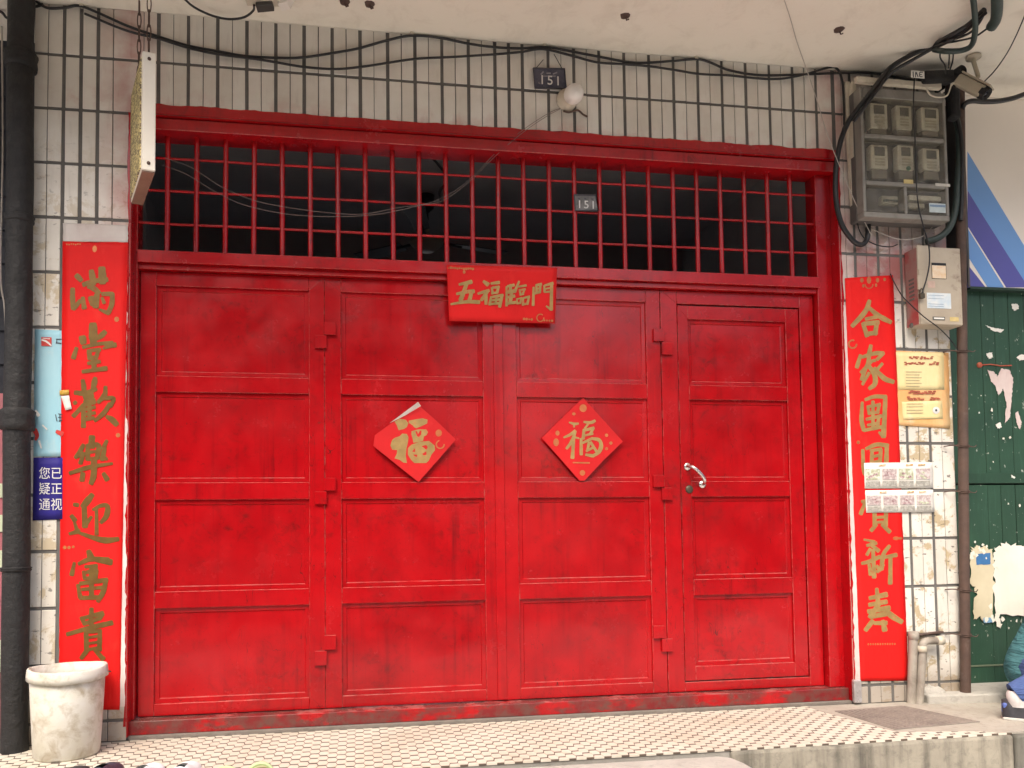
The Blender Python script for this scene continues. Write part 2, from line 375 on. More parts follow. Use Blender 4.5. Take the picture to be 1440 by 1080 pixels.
# porch: body, step, street-side kerb
pb = MB().box(-3, 2.40, -0.70, 1.0, -0.36, ZF-0.009)
tag(pb.build('porch_floor', CONC), kind='structure'); porch = bpy.data.objects['porch_floor']
MB().box(2.401, 3.66, -0.715, 1.0, -0.36, ZF-0.0085).build('kerb_block', CONCD, porch, bevel=0.012, segs=2)
MB().box(3.662, 9, -0.725, 1.0, -0.36, ZF-0.0088).build('kerb_block', concrete('darker_kerb_concrete', (0.20,0.19,0.16), (0.14,0.135,0.11), (0.08,0.08,0.065), 4, 0.5), porch, bevel=0.01, segs=2)
st = MB()
prof = [(-3, -0.72), (0.6, -0.715), (1.25, -0.712), (1.9, -0.716), (2.34, -0.72), (2.385, -0.75), (2.40, -0.82), (2.41, -1.15), (-3, -1.15)]
st.prism([(x, y, -0.080) for x, y in prof], (0, 0, -0.26))
tag(st.build('front_step', CONCL, bevel=0.012, segs=2), kind='structure')
# mosaic of the porch
def hexes():
    mb = MB(); a, b, h = 0.029, 0.006, 0.066
    px = a+b; z0, z1 = ZF-0.008, ZF
    i = 0; x = -0.62
    while x < 3.66:
        y = -0.708 - (h/2 if i % 2 else 0)
        while y < -0.10:
            cx, cy = x+random.uniform(-.0012, .0012), y+h/2+random.uniform(-.0012, .0012)
            # mosaic ends along a slanting cement seam near the right pier
            lim = 3.15 + (-(cy)-0.23)*0.22 if cy > -0.60 else 3.55
            if cy > -0.63 and cx > lim: y += h; continue
            ww = a/2+b/2; hh = h/2-0.0078; t = 0.0002; tz = random.uniform(-.0006, .0006)
            P6 = [(-a/2+t, -hh), (a/2-t, -hh), (ww+b/2-2*t, 0), (a/2-t, hh), (-a/2+t, hh), (-ww-b/2+2*t, 0)]
            P6 = [(cx+p, min(max(cy+q, -0.704), -0.083)) for p, q in P6]
            n = len(mb.v)
            mb.v += [Vector((p, q, z0)) for p, q in P6]
            mb.v += [Vector((cx+(p-cx)*0.985, cy+(q-cy)*0.95, z1+tz*0.3)) for p, q in P6]
            mb.f.append(tuple(n+6+k for k in range(6))); mb.sm.append(False)
            for k in range(6):
                mb.f.append((n+k, n+(k+1) % 6, n+6+(k+1) % 6, n+6+k)); mb.sm.append(False)
            y += h
        x += px; i += 1
    return mb
ms = NT('cream_floor_mosaic')
col = ms.mix(ms.ramp(ms.noise(34, 3), 0.35, 0.65), (0.66, 0.625, 0.54), (0.60, 0.555, 0.46))
col = ms.mix(ms.math('MULTIPLY', ms.ramp(ms.noise(2.4, 5), 0.45, 0.7), 0.5), col, (0.46, 0.39, 0.29))
ms.l(col, ms.b.inputs['Base Color']); ms.b.inputs['Roughness'].default_value = 0.45
tag(hexes().build('mosaic_tiles', ms.m, porch), kind='stuff')
MB().box(-0.62, 3.66, -0.704, -0.079, ZF-0.0078, ZF-0.0014).build('mosaic_joint_bed', mat('brown_floor_joint', (0.13, 0.095, 0.07), (0.085, 0.065, 0.05), 0.9, 12), porch)
# cement patch beside the mosaic
cp = MB().prism([(3.10, -0.16, ZF+0.001), (3.20, -0.60, ZF+0.001), (3.55, -0.66, ZF+0.001), (3.60, -0.70, ZF+0.001), (9, -0.70, ZF+0.001), (9, -0.09, ZF+0.001), (3.10, -0.09, ZF+0.001)], (0, 0, -0.009))
cp.build('cement_patch', concrete('worn_cement_screed', (0.42, 0.39, 0.33), (0.33, 0.30, 0.25), (0.22, 0.20, 0.17), 5, 0, 0.7), porch)
lg = MB().prism([(3.70, -0.16, -0.02), (4.0, -0.20, -0.02), (9, -0.22, -0.02), (9, 0.06, -0.02), (3.70, 0.06, -0.02)], (0, 0, -0.05))
lg.build('threshold_ledge', CONCL, porch, bevel=0.008, segs=2)
# floor cover plate (dark, worn) lying in the cement
dm = MB(); cz = ZF+0.0045
dm.prism([(3.165, -0.215, cz), (3.215, -0.575, cz), (3.66, -0.53, cz), (3.54, -0.18, cz)], (0, 0, -0.004))
for k in range(15):
    t = (k+0.5)/15; a0 = Vector((3.165, -0.215, cz)).lerp(Vector((3.54, -0.18, cz)), t); b0 = Vector((3.215, -0.575, cz)).lerp(Vector((3.66, -0.53, cz)), t)
    d = (b0-a0); a1 = a0+d*0.06; b1 = b0-d*0.06
    dm.tube([a1, b1], 0.004, 4)
tag(dm.build('floor_cover', concrete('worn_rubber_cover', (0.27, 0.235, 0.20), (0.18, 0.155, 0.135), (0.36, 0.31, 0.26), 9, 0, 0.8)), 'dark ribbed floor cover set in the porch before the right pier', 'cover')

# ------------------------------------------------------------------ tiled facade wall (opening x -0.02..3.345, z to 2.655)
OX0, OX1, OZ = -0.02, 3.345, 2.655
wall = thing('tiled_wall', 'cream strip-tiled shopfront wall framing the red gate', 'wall', (1.66, -0.05, ZF))
mb = MB()
mb.box(-0.415, OX0, YW+0.004, 0.16, ZF, ZC-0.001)
mb.box(OX1, 3.945, YW+0.0042, 0.16, ZF, ZC-0.001)
mb.box(OX0+0.0005, OX1-0.0005, YW+0.0041, 0.16, OZ, ZC-0.001)
mb.build('mortar_bed', GROUT, wall)
_tm = {}
def tile(x0, x1, z0, z1):
    key = (round(x1-x0, 3), round(z1-z0, 3))
    if key not in _tm:
        b = MB().box(-key[0]/2, key[0]/2, -0.004, 0.004, -key[1]/2, key[1]/2)
        o = b.build('tile', TILE, None, org=(0, 0, 0), bevel=0.0016); _tm[key] = o.data
        C.objects.unlink(o); bpy.data.objects.remove(o)
    o = bpy.data.objects.new('tile', _tm[key])
    _link(o, wall, Vector(((x0+x1)/2, YW+0.004+random.uniform(-.0006, .0006), (z0+z1)/2)))
    o.rotation_euler = (random.gauss(0, .002), random.gauss(0, .0025), random.gauss(0, .004))
ROWS = [2.89-0.2385*k for k in range(13)]
WJ, TJ, HJ = 0.0155, 0.0034, 0.0140
bounds = [(-0.413, 0), (-0.360, 1), (-0.296, 2), (-0.226, 2), (-0.157, 2), (-0.094, 1), (-0.0335, 2), (0.032, 1), (0.094, 2)]
x = 0.094
for k in range(12): bounds += [(x+0.0628, 1), (x+0.1256, 2)]; x += 0.1256
bounds += [(x+0.066, 2), (x+0.132, 2)]; x += 0.132
for k in range(12): bounds += [(x+0.0628, 1), (x+0.1256, 2)]; x += 0.1256
bounds += [(3.330, 2), (3.379, 1), (3.427, 2), (3.490, 1), (3.554, 2), (3.618, 1), (3.682, 2), (3.746, 1), (3.810, 2), (3.874, 1), (3.940, 0)]
jw = {0: 0.0, 1: TJ/2, 2: WJ/2}
for (xa, ja), (xb, jb) in zip(bounds, bounds[1:]):
    a, b = xa+jw[ja]+random.uniform(-.0006, .0006), xb-jw[jb]+random.uniform(-.0006, .0006)
    if b-a < 0.02: continue
    tops = [ZC+0.004] + ROWS
    for r in range(len(tops)):
        zt = tops[r]-(HJ/2 if r else 0.0)
        zb = (tops[r+1]+HJ/2) if r+1 < len(tops) else ZF+0.005
        left, right = b <= OX0+0.03, a >= OX1-0.03
        aa, bb = a, b
        if not left and not right:
            if zt < OZ+0.02: continue
            zb = max(zb, OZ+0.002)
        elif left:
            bb = min(b, OX0)
            if b > -0.07: bb = OX0
        else: aa = max(a, OX1)
        if bb-aa < 0.012 or zt-zb < 0.02: continue
        tile(aa, bb, zb+random.uniform(-.0008, .0008), zt+random.uniform(-.0008, .0008))

# ------------------------------------------------------------------ room behind the grille
ROOMW = mat('dingy_room_plaster', (0.55, 0.53, 0.50), (0.45, 0.43, 0.40), 0.9, 2, 0.2)
rm = MB()
rm.box(-0.50, -0.42, 0.162, 5.0, ZF, 3.06); rm.box(3.55, 3.63, 0.162, 5.0, ZF, 3.06)
rm.box(-0.5, 3.63, 0.162, 5.08, ZF-0.12, ZF-0.012)
for bxx in ((-0.5, 0.9, ZF, 3.06), (2.2, 3.63, ZF, 3.06), (0.9, 2.2, ZF, 0.25), (0.9, 2.2, 2.85, 3.06)): rm.box(bxx[0], bxx[1], 5.0, 5.08, bxx[2], bxx[3])  # gap left in the rear wall: unseen opening added to brighten the room
rm.box(-0.5, 3.63, 0.162, 5.08, 3.06, 3.14)
rm.box(-0.418, 3.548, 2.3, 2.5, 2.86, 3.058)
tag(rm.build('room_shell', ROOMW), kind='structure')
FANM = mat('dark_fan_enamel', (0.05, 0.05, 0.05), (0.035, 0.035, 0.035), 0.4, 9, 0.1)
fc = P(600, 343, 1.55)
fan = thing('ceiling_fan', 'dark ceiling fan hanging in the room behind the grille', 'fan', (fc.x, fc.y, fc.z))
hub = MB().lathe((fc.x, fc.y, fc.z-0.05), [(0.001, 0), (0.05, 0.0), (0.09, 0.03), (0.115, 0.055), (0.10, 0.075), (0.05, 0.10), (0.02, 0.12), (0.016, 0.16)], 24).build('motor_housing', mat('cream_fan_motor', (0.45, 0.40, 0.30), (0.35, 0.30, 0.22), 0.3, 9, 0.1), fan)
MB().tube([(fc.x, fc.y, fc.z+0.10), (fc.x, fc.y, 3.05)], 0.014, 8).build('down_rod', FANM, fan)
MB().lathe((fc.x, fc.y, 2.94), [(0.018, 0), (0.05, 0.03), (0.055, 0.115)], 16).build('ceiling_cap', FANM, fan)
for k in range(3):
    t = math.radians(18+120*k); d = Vector((math.cos(t), math.sin(t), 0)); e = Vector((-math.sin(t), math.cos(t), 0.18)); c = Vector((fc.x, fc.y, fc.z+0.02))
    b = MB().prism([c+d*0.20-e*0.045, c+d*0.58-e*0.075, c+d*0.60+e*0.06, c+d*0.20+e*0.045], (0, 0, 0.006))
    b.tube([c+d*0.09, c+d*0.26], 0.012, 6); b.build('blade', FANM, fan)
a, b = P(200, 212, 0.9), P(552, 211, 0.9)
tag(MB().tube([(a.x-0.5, 0.9, 3.035), (b.x+.2, 0.9, 3.035)], 0.011, 6).build('ceiling_conduit', PVC), 'pale conduit running along the dark ceiling behind the grille', 'conduit')
cable('room_wire', [(b.x+.2, 0.9, 3.03), (b.x+.27, 0.95, 3.0), (b.x+.33, 1.0, 2.93), (b.x+.29, 1.05, 2.86), (b.x+.34, 1.1, 2.75), (b.x+.35, 1.1, 2.62)], 0.008, CABLE, 'black wire looping down from the room ceiling near the fan', 'wire')

# ================================================================== THE GATE
gate = thing('folding_gate', 'large red steel four-leaf gate with a barred transom above', 'gate', (1.62, 0.0, ZF))
B = 0.0022
# fixed frame
MB().box(OX0+.007, OX1-.007, -0.086, 0.05, 2.596, 2.6465).build('header', RED, gate, bevel=B, edge=REDE)
MB().box(-0.060, -0.004, -0.040, 0.05, 0.014, 2.595).build('jamb', RED, gate, bevel=B, edge=REDE)
MB().box(3.256, 3.312, -0.040, 0.05, 0.014, 2.595).build('jamb', RED, gate, bevel=B, edge=REDE)
MB().box(-0.0195, -0.0150, -0.0985, -0.041, ZF+0.016, 2.6545).box(-0.0645,-0.0196,-0.041,-0.0405,ZF+.016,2.6).build('reveal', RED, gate, bevel=0.001)
MB().box(3.3400, 3.3447, -0.0985, -0.0300, ZF+0.016, 2.6545).box(3.313, 3.3399, -0.034, 0.05, 0.014, 2.6545).build('reveal', RED, gate, bevel=0.001)
tb = MB().box(-0.003, 3.262, -0.052, 0.045, 2.012, 2.066)
tb.build('transom_bar', RED, gate, bevel=B, edge=REDE)
MB().box(-0.003, 3.255, -0.030, 0.045, 1.988, 2.0115).build('transom_moulding', RED, gate, bevel=B, edge=REDE)
MB().box(-0.019, 3.339, -0.068, 0.05, -0.046, 0.0125).build('sill', REDW, gate, bevel=0.003, segs=2)
MB().box(-0.019, 3.345, -0.082, 0.05, ZF-0.003, -0.0462).build('sill_base', concrete('sill_cement', (0.22, 0.19, 0.165), (0.16, 0.14, 0.12), (0.10, 0.09, 0.08), 8), gate, bevel=0.003)
# ragged painted band on the tiles round the opening
def ragged(name, fn, n, parent, matr, y=YW-0.0012):
    mb = MB()
    for i in range(n+1):
        (xa, za), (xb, zb) = fn(i/n); mb.v += [Vector((xa, y, za)), Vector((xb, y, zb)), Vector((xb, y+0.003, zb)), Vector((xa, y+0.003, za))]
    for i in range(n):
        a = i*4
        for k in range(4): mb.f.append((a+k, a+(k+1) % 4, a+4+(k+1) % 4, a+4+k)); mb.sm.append(False)
    return mb.build(name, matr, parent)
rg = lambda t, s, a: a*(mnoise.noise(Vector((t*s, 0.3, 1.7)))+0.6*mnoise.noise(Vector((t*s*3.1, 4.3, 1.7))))
ragged('painted_band', lambda t: ((OX0+t*(OX1-OX0), OZ+0.0015), (OX0+t*(OX1-OX0), 2.700+rg(t, 38, .006))), 160, gate, RED)
ragged('painted_edge', lambda t: ((OX1+0.0005, t*2.655), (OX1+0.010+rg(t, 30, .007), t*2.655)), 120, gate, RED)
MB().box(OX0+.006, OX1-.006, -0.0985, 0.05, OZ-0.0035, OZ-0.0005).build('lintel_lining', RED, gate)
ragged('painted_edge', lambda t: ((OX0-0.0005, t*2.655), (OX0-0.009+rg(t, 27, .006), t*2.655)), 120, gate, RED)
# grille
for k in range(25):
    x = 0.116+0.1256*k
    MB().tube([(x+random.uniform(-.002, .002), -0.018, 2.064), (x+random.uniform(-.002, .002), -0.018, 2.598)], 0.0120, 8).build('grille_bar', RED, gate)
for z in (2.198, 2.348, 2.496):
    MB().tube([(-0.006+i*0.1632, -0.0185+(0.001 if i % 2 else -0.001), z+random.uniform(-.0012, .0012)) for i in range(21)], 0.0062, 6).build('grille_rod', RED, gate)

PANZ = [(1.517, 1.923), (1.039, 1.444), (0.557, 0.962), (0.068, 0.483)]
def leaf(name, x0, x1, px0, px1, rows, y0, z0, z1, parent, panel_parent=None, ytilt=0.0):
    mb = MB(); d = 0.036
    mb.box(x0, px0, y0, y0+d, z0, z1); mb.box(px1, x1, y0, y0+d, z0, z1)
    zs = [z1] + [q for r in rows for q in (r[1], r[0])] + [z0]
    for a, b in zip(zs[0::2], zs[1::2]): mb.box(px0+0.0004, px1-0.0004, y0+0.0006, y0+d, b, a)
    # weld seams of the mitred top corners
    lf = mb.build(name, RED, parent, bevel=B, edge=REDE)
    for (za, zb) in rows:
        p = MB(); w1, st1, st2 = 0.019, 0.013, 0.0190
        xo0, xo1 = px0-0.004, px1+0.004; zo0, zo1 = za-0.004, zb+0.004
        xi0, xi1, zi0, zi1 = px0+w1, px1-w1, za+w1, zb-w1
        ro = [(xo0, zo0), (xo1, zo0), (xo1, zo1), (xo0, zo1)]; ri = [(xi0, zi0), (xi1, zi0), (xi1, zi1), (xi0, zi1)]
        s = 0.004
        rj = [(xi0+s, zi0+s), (xi1-s, zi0+s), (xi1-s, zi1-s), (xi0+s, zi1-s)]
        V = [Vector((a, y0+st1, b)) for a, b in ro] + [Vector((a, y0+st1+0.001, b)) for a, b in ri] + [Vector((a, y0+st2, b)) for a, b in rj]
        nx, nz = 9, 7
        F = []
        for k in range(4):
            j = (k+1) % 4; F += [(k, j, 4+j, 4+k), (4+k, 4+j, 8+j, 8+k)]
        p.add(V, F)
        # slightly buckled sheet
        ex0, ex1, ez0, ez1 = rj[0][0], rj[1][0], rj[0][1], rj[2][1]; n0 = len(p.v); ph = random.uniform(0, 50)
        for j in range(nz+1):
            for i in range(nx+1):
                a, b = i/nx, j/nz; ww = math.sin(math.pi*a)*math.sin(math.pi*b)
                p.v.append(Vector((ex0+(ex1-ex0)*a, y0+st2+ww*(0.0035*mnoise.noise(Vector((a*1.7+ph, b*1.7, 0)))-0.001), ez0+(ez1-ez0)*b)))
        for j in range(nz):
            for i in range(nx):
                q = n0+j*(nx+1)+i; p.f.append((q, q+1, q+nx+2, q+nx+1)); p.sm.append(True)
        # back of the sheet
        p.box(xo0, xo1, y0+st2+0.006, y0+st2+0.009, zo0, zo1)
        p.build('panel', RED, panel_parent or lf)
    return lf
L1 = leaf('leaf', 0.000, 0.8040, 0.067, 0.735, PANZ, 0.0, 0.016, 1.986, gate)
L2 = leaf('leaf', 0.8055, 1.6080, 0.880, 1.543, PANZ, 0.0015, 0.016, 1.986, gate)
L3 = leaf('leaf', 1.6115, 2.4300, 1.705, 2.357, PANZ, 0.0, 0.016, 1.986, gate)
MB().box(1.594, 1.638, -0.0085, -0.0006, 0.02, 1.984).build('meeting_strip', RED, L3, bevel=0.0015)
# leaf 4 is a plain frame that carries the wicket door
mb = MB(); d = 0.036
mb.box(2.4335, 2.518, 0, d, 0.016, 1.986); mb.box(3.176, 3.250, 0, d, 0.016, 1.986)
mb.box(2.5184, 3.1756, 0.0006, d, 1.922, 1.986); mb.box(2.5184, 3.1756, 0.0006, d, 0.016, 0.0605)
L4 = mb.build('leaf', RED, gate, bevel=B, edge=REDE)
MB().box(0.790, 0.820, 0.0372, 0.0412, 0.02, 1.98).build('seam_light_stop', RED, L2); MB().box(2.417, 2.447, 0.0365, 0.0412, 0.02, 1.98).build('seam_light_stop', RED, L4)  # strips added behind the seams to block light leaking through
WKZ = [(1.516, 1.847)] + PANZ[1:3] + [(0.135, 0.478)]
WK = leaf('wicket_door', 2.523, 3.1715, 2.577, 3.100, WKZ, 0.006, 0.066, 1.914, gate)
def weld(parent, a, b, y):
    MB().tube([(a[0], y, a[1]), (b[0], y, b[1])], 0.0016, 5).build('weld_seam', RED, parent)
for Lf, x0, x1, px0, px1, zt, yy in ((L1, 0, .804, .067, .735, 1.923, 0), (L2, .8075, 1.608, .88, 1.543, 1.923, .0015), (L3, 1.64, 2.43, 1.705, 2.357, 1.923, 0)):
    weld(Lf, (px1, zt), (x1-.004, 1.984), yy); weld(Lf, (px0, zt), (x0+.004, 1.984), yy); weld(Lf, (px1, .068), (x1-.004, .02), yy)
weld(WK, (3.100, 1.847), (3.168, 1.911), .006); weld(WK, (2.577, 1.847), (2.526, 1.911), .006); weld(WK, (3.10, .135), (3.168, .07), .006)
weld(L4, (2.518, 1.922), (2.44, 1.984), 0); weld(L4, (3.176, 1.922), (3.247, 1.984), 0)
def hinge(Lf, u, v0, v1, side):
    a, b = P(u, v0, -0.02), P(u, v1, -0.02); x = a.x; ww = 0.048
    zt, zb = a.z, b.z; zm = (zt+zb)/2
    for up, sgn in ((1, side), (0, -side)):
        z0, z1 = (zm+0.002, zt) if up else (zb, zm-0.002)
        m2 = MB().box(min(x-sgn*.006, x+sgn*ww), max(x-sgn*.006, x+sgn*ww), -0.015, 0.0002, z0, z1)
        m2.build('hinge', RED, Lf, bevel=0.0012)
for v0, v1 in ((452, 489), (672, 709), (894, 936)): hinge(L2, 457.5, v0, v1, 1)
for v0, v1 in ((462, 498), (668, 703), (880, 917)): hinge(L4, 933, v0, v1, -1)
# handle and lock of the wicket
h0, h1 = P(968, 656, -0.005), P(989, 681, -0.005)
hp = [(h0.x-.004, 0.004, h0.z+.004), (h0.x, -0.022, h0.z), (h0.x+.012, -0.040, h0.z-.008), (h0.x+.033, -0.044, h0.z-.026), (h1.x-.016, -0.043, h1.z+.032), (h1.x-.005, -0.032, h1.z+.010), (h1.x, 0.004, h1.z)]
hd = MB().tube(smooth_path(hp, 5), 0.0085, 10)
for q in (h0, h1): hd.lathe((q.x, 0.0055, q.z), [(0.0, -0.006), (0.017, -0.005), (0.019, -0.001), (0.019, 0.0)], 14, axis=(0, 1, 0))
hd.build('handle', STEEL, WK)
lk = P(970, 688, 0.0)
MB().lathe((lk.x, 0.006, lk.z), [(0.0, -0.006), (0.014, -0.006), (0.019, -0.003), (0.020, 0.0)], 18, axis=(0, 1, 0)).box(lk.x-.0015, lk.x+.0015, -.0012, .0, lk.z-.007, lk.z+.007).build('lock', BRASS, WK)

# ================================================================== PAPERS AND LETTERING
_lay = [0]
def brush(mb, strokes, ox, oy, sc, y, wf=1.0):
    """ink strokes: each a list of (x, y, width) in a drawing whose corner is (ox, oy) and scale sc"""
    for stx in strokes:
        pts = stx if len(stx) > 1 else [stx[0], (stx[0][0]+4, stx[0][1]+6, stx[0][2])]
        path = smooth_path([Vector((p[0], p[1], p[2])) for p in pts], 5)
        if len(path) == 2: path = [path[0].lerp(path[1], k/5) for k in range(6)]
        y -= 0.00009; left = []; right = []; n = len(path)
        for i, q in enumerate(path):
            t = path[min(i+1, n-1)] - path[max(i-1, 0)]; t.z = 0; t.normalize(); nn = Vector((-t.y, t.x, 0))
            ww = q.z*wf*0.5*(1+0.16*mnoise.noise(Vector((q.x*0.02, q.y*0.02, 5))))
            if i == 0:
                for a in (50, 25): 
                    c = math.cos(math.radians(a)); s_ = math.sin(math.radians(a))
                    left.append(q - t*ww*s_*0.8 + nn*ww*c); right.append(q - t*ww*s_*0.8 - nn*ww*c)
            left.append(q+nn*ww); right.append(q-nn*ww)
            if i == n-1:
                for a in (25, 50):
                    c = math.cos(math.radians(a)); s_ = math.sin(math.radians(a))
                    left.append(q + t*ww*s_*0.8 + nn*ww*c); right.append(q + t*ww*s_*0.8 - nn*ww*c)
        n = len(left); b = len(mb.v)
        for l, r in zip(left, right):
            mb.v += [P(ox+l.x/sc, oy+l.y/sc, y), P(ox+r.x/sc, oy+r.y/sc, y)]
        for i in range(n-1):
            mb.f.append((b+2*i, b+2*i+1, b+2*i+3, b+2*i+2)); mb.sm.append(False)
    return mb
def S(txt):       # "x,y,w x,y,w; x,y,w ..." -> strokes
    return [[tuple(float(a) for a in p.split(',')) for p in st.split()] for st in txt.strip().split(';') if st.strip()]
def sheet(name, corners, y, matr, parent=None, nx=6, ny=30, wav=0.0012, jag=0.0, th=0.0007, ycurve=None, seed=0.0):
    """paper sheet: corners tl, tr, br, bl given as (u, v) on plane y"""
    tl, tr, br, bl = [P(c[0], c[1], y) for c in corners]; mb = MB()
    for side in (0, 1):
        for j in range(ny+1):
            for i in range(nx+1):
                a, b = i/nx, j/ny; p = tl.lerp(tr, a).lerp(bl.lerp(br, a), b)
                dy = -wav*(0.6+mnoise.noise(Vector((p.x*9+seed, p.z*5, seed))))
                if ycurve: dy += ycurve(a, b)
                if jag and i in (0, nx): p.x += jag*mnoise.noise(Vector((p.z*23, i+seed, 2)))+0.6*jag*mnoise.noise(Vector((p.z*90, i+seed, 2)))
                if jag and j in (0, ny): p.z += 0.5*jag*mnoise.noise(Vector((p.x*40, j+seed, 3)))
                mb.v.append(Vector((p.x, p.y+dy+side*th, p.z)))
    N = (nx+1)*(ny+1)
    for j in range(ny):
        for i in range(nx):
            a = j*(nx+1)+i; q = (a, a+1, a+nx+2, a+nx+1)
            mb.f.append(tuple(reversed(q))); mb.sm.append(True)
            mb.f.append(tuple(k+N for k in q)); mb.sm.append(True)
    rim = [i for i in range(nx+1)] + [(j)*(nx+1)+nx for j in range(1, ny+1)] + [ny*(nx+1)+i for i in range(nx-1, -1, -1)] + [j*(nx+1) for j in range(ny-1, 0, -1)]
    for a, b in zip(rim, rim[1:]+rim[:1]): mb.f.append((a, b, b+N, a+N)); mb.sm.append(False)
    return mb.build(name, matr, parent)
def dotted(mb, items, y, n=12):       # small printed discs (u, v, r px, squash)
    for (u, v, r, q) in items:
        y -= 0.00009
        mb.add([P(u+r*math.cos(2*math.pi*k/n), v+r*q*math.sin(2*math.pi*k/n), y) for k in range(n)], [tuple(range(n))])
    return mb
def ringed(mb, u, v, r, w, y, n=18, arc=1.0):
    pts = [(u+r*math.cos(2*math.pi*arc*k/n), v+r*math.sin(2*math.pi*arc*k/n), w) for k in range(n+1)]
    return brush(mb, [pts], 0, 0, 1, y)

CHARS_L = [
 ('滿', 80, 330, 7.2, "200,415,45 222,436,48 245,462,40; 160,550,40 158,640,45 168,745,46; 168,745,44 200,715,40 235,668,30; 350,370,48 360,430,52 370,500,45; 455,345,62 460,410,66 462,480,60; 270,505,40 380,470,42 505,455,42; 320,525,36 380,550,50 425,590,44; 262,640,36 276,740,46; 345,640,52 365,700,56; 405,615,48 392,725,56; 460,600,34 560,600,40; 562,600,40 556,700,44 522,790,40; 522,795,36 430,757,20; 458,640,26 478,690,30"),
 ('堂', 80, 450, 7.2, "365,50,68 368,140,74 370,232,62; 258,180,62 268,228,60; 486,122,44 450,158,48 405,190,30; 198,285,32 168,382,44; 265,275,28 420,242,32 560,232,34; 495,268,36 590,252,44; 590,252,32 470,288,22; 326,310,38 332,390,42; 340,308,30 435,300,34; 424,300,32 396,380,38; 335,388,36 402,385,36; 375,375,42 376,505,44; 316,438,30 432,420,34; 262,522,30 380,506,36 498,490,40"),
 ('歡', 80, 450, 7.2, "262,612,34 272,680,46 276,745,40; 388,588,36 380,630,50 366,690,44; 185,735,38 290,742,44 395,700,36; 180,832,34 188,842,34; 282,782,52 355,762,50; 292,842,60 372,822,56; 268,856,30 230,905,38 168,972,38; 268,880,38 268,1078,42; 290,905,30 382,882,30; 288,955,30 384,940,30; 290,1005,34 374,992,32; 332,810,34 330,1005,36; 492,678,30 482,760,44 418,832,34; 478,792,32 572,795,38 540,872,36; 532,850,36 480,935,42 385,1020,28; 505,978,34 556,1008,52 604,1056,46"),
 ('樂', 80, 590, 7.2, "355,178,52 350,270,66; 312,258,38 312,402,42; 318,270,40 420,262,44 406,392,42; 320,332,26 402,322,26; 318,402,32 402,392,32; 268,255,32 230,330,44 188,384,32; 272,340,36 238,442,38; 196,378,28 292,350,30; 505,215,30 468,292,42; 482,290,40 458,402,44; 462,352,26 504,402,28; 132,542,34 330,482,40 560,445,22; 376,395,48 372,560,54 346,645,44; 262,548,44 254,612,46; 472,548,36 508,604,48"),
 ('迎', 80, 680, 7.2, "356,115,48 310,175,62 264,232,52; 276,228,46 284,432,54; 284,425,40 348,338,26; 366,264,24 450,222,36 512,232,42 500,330,48 446,394,34; 400,258,30 402,512,34; 175,212,32 212,218,36; 148,328,34 182,372,44; 180,398,26 202,470,34; 128,508,26 222,482,44; 228,500,24 400,558,44 510,575,54 618,562,36"),
 ('富', 80, 780, 7.2, "322,-34,46 342,22,58; 176,85,30 150,202,42; 222,92,28 340,46,42 520,50,40; 395,52,38 545,76,56; 288,122,28 402,112,34; 270,172,30 280,242,34; 284,182,30 402,150,38; 400,158,36 390,242,38; 288,242,30 402,222,32; 214,308,34 236,432,40; 238,292,34 505,256,40; 496,258,40 470,370,46 416,472,36; 350,128,40 350,425,44; 258,352,30 452,332,32; 236,438,36 432,432,38"),
 ('貴', 80, 780, 7.2, "350,548,36 346,700,46; 246,638,30 282,702,40; 266,642,32 462,592,42; 462,600,38 428,652,42; 286,698,34 412,652,36; 105,806,34 330,742,42 555,690,44; 294,788,38 300,962,44; 308,782,30 444,770,34; 436,774,38 430,962,44; 308,842,22 424,822,24; 308,902,22 424,882,24; 308,962,26 424,942,28; 312,960,40 246,1048,34; 388,968,34 466,1054,46"),
]
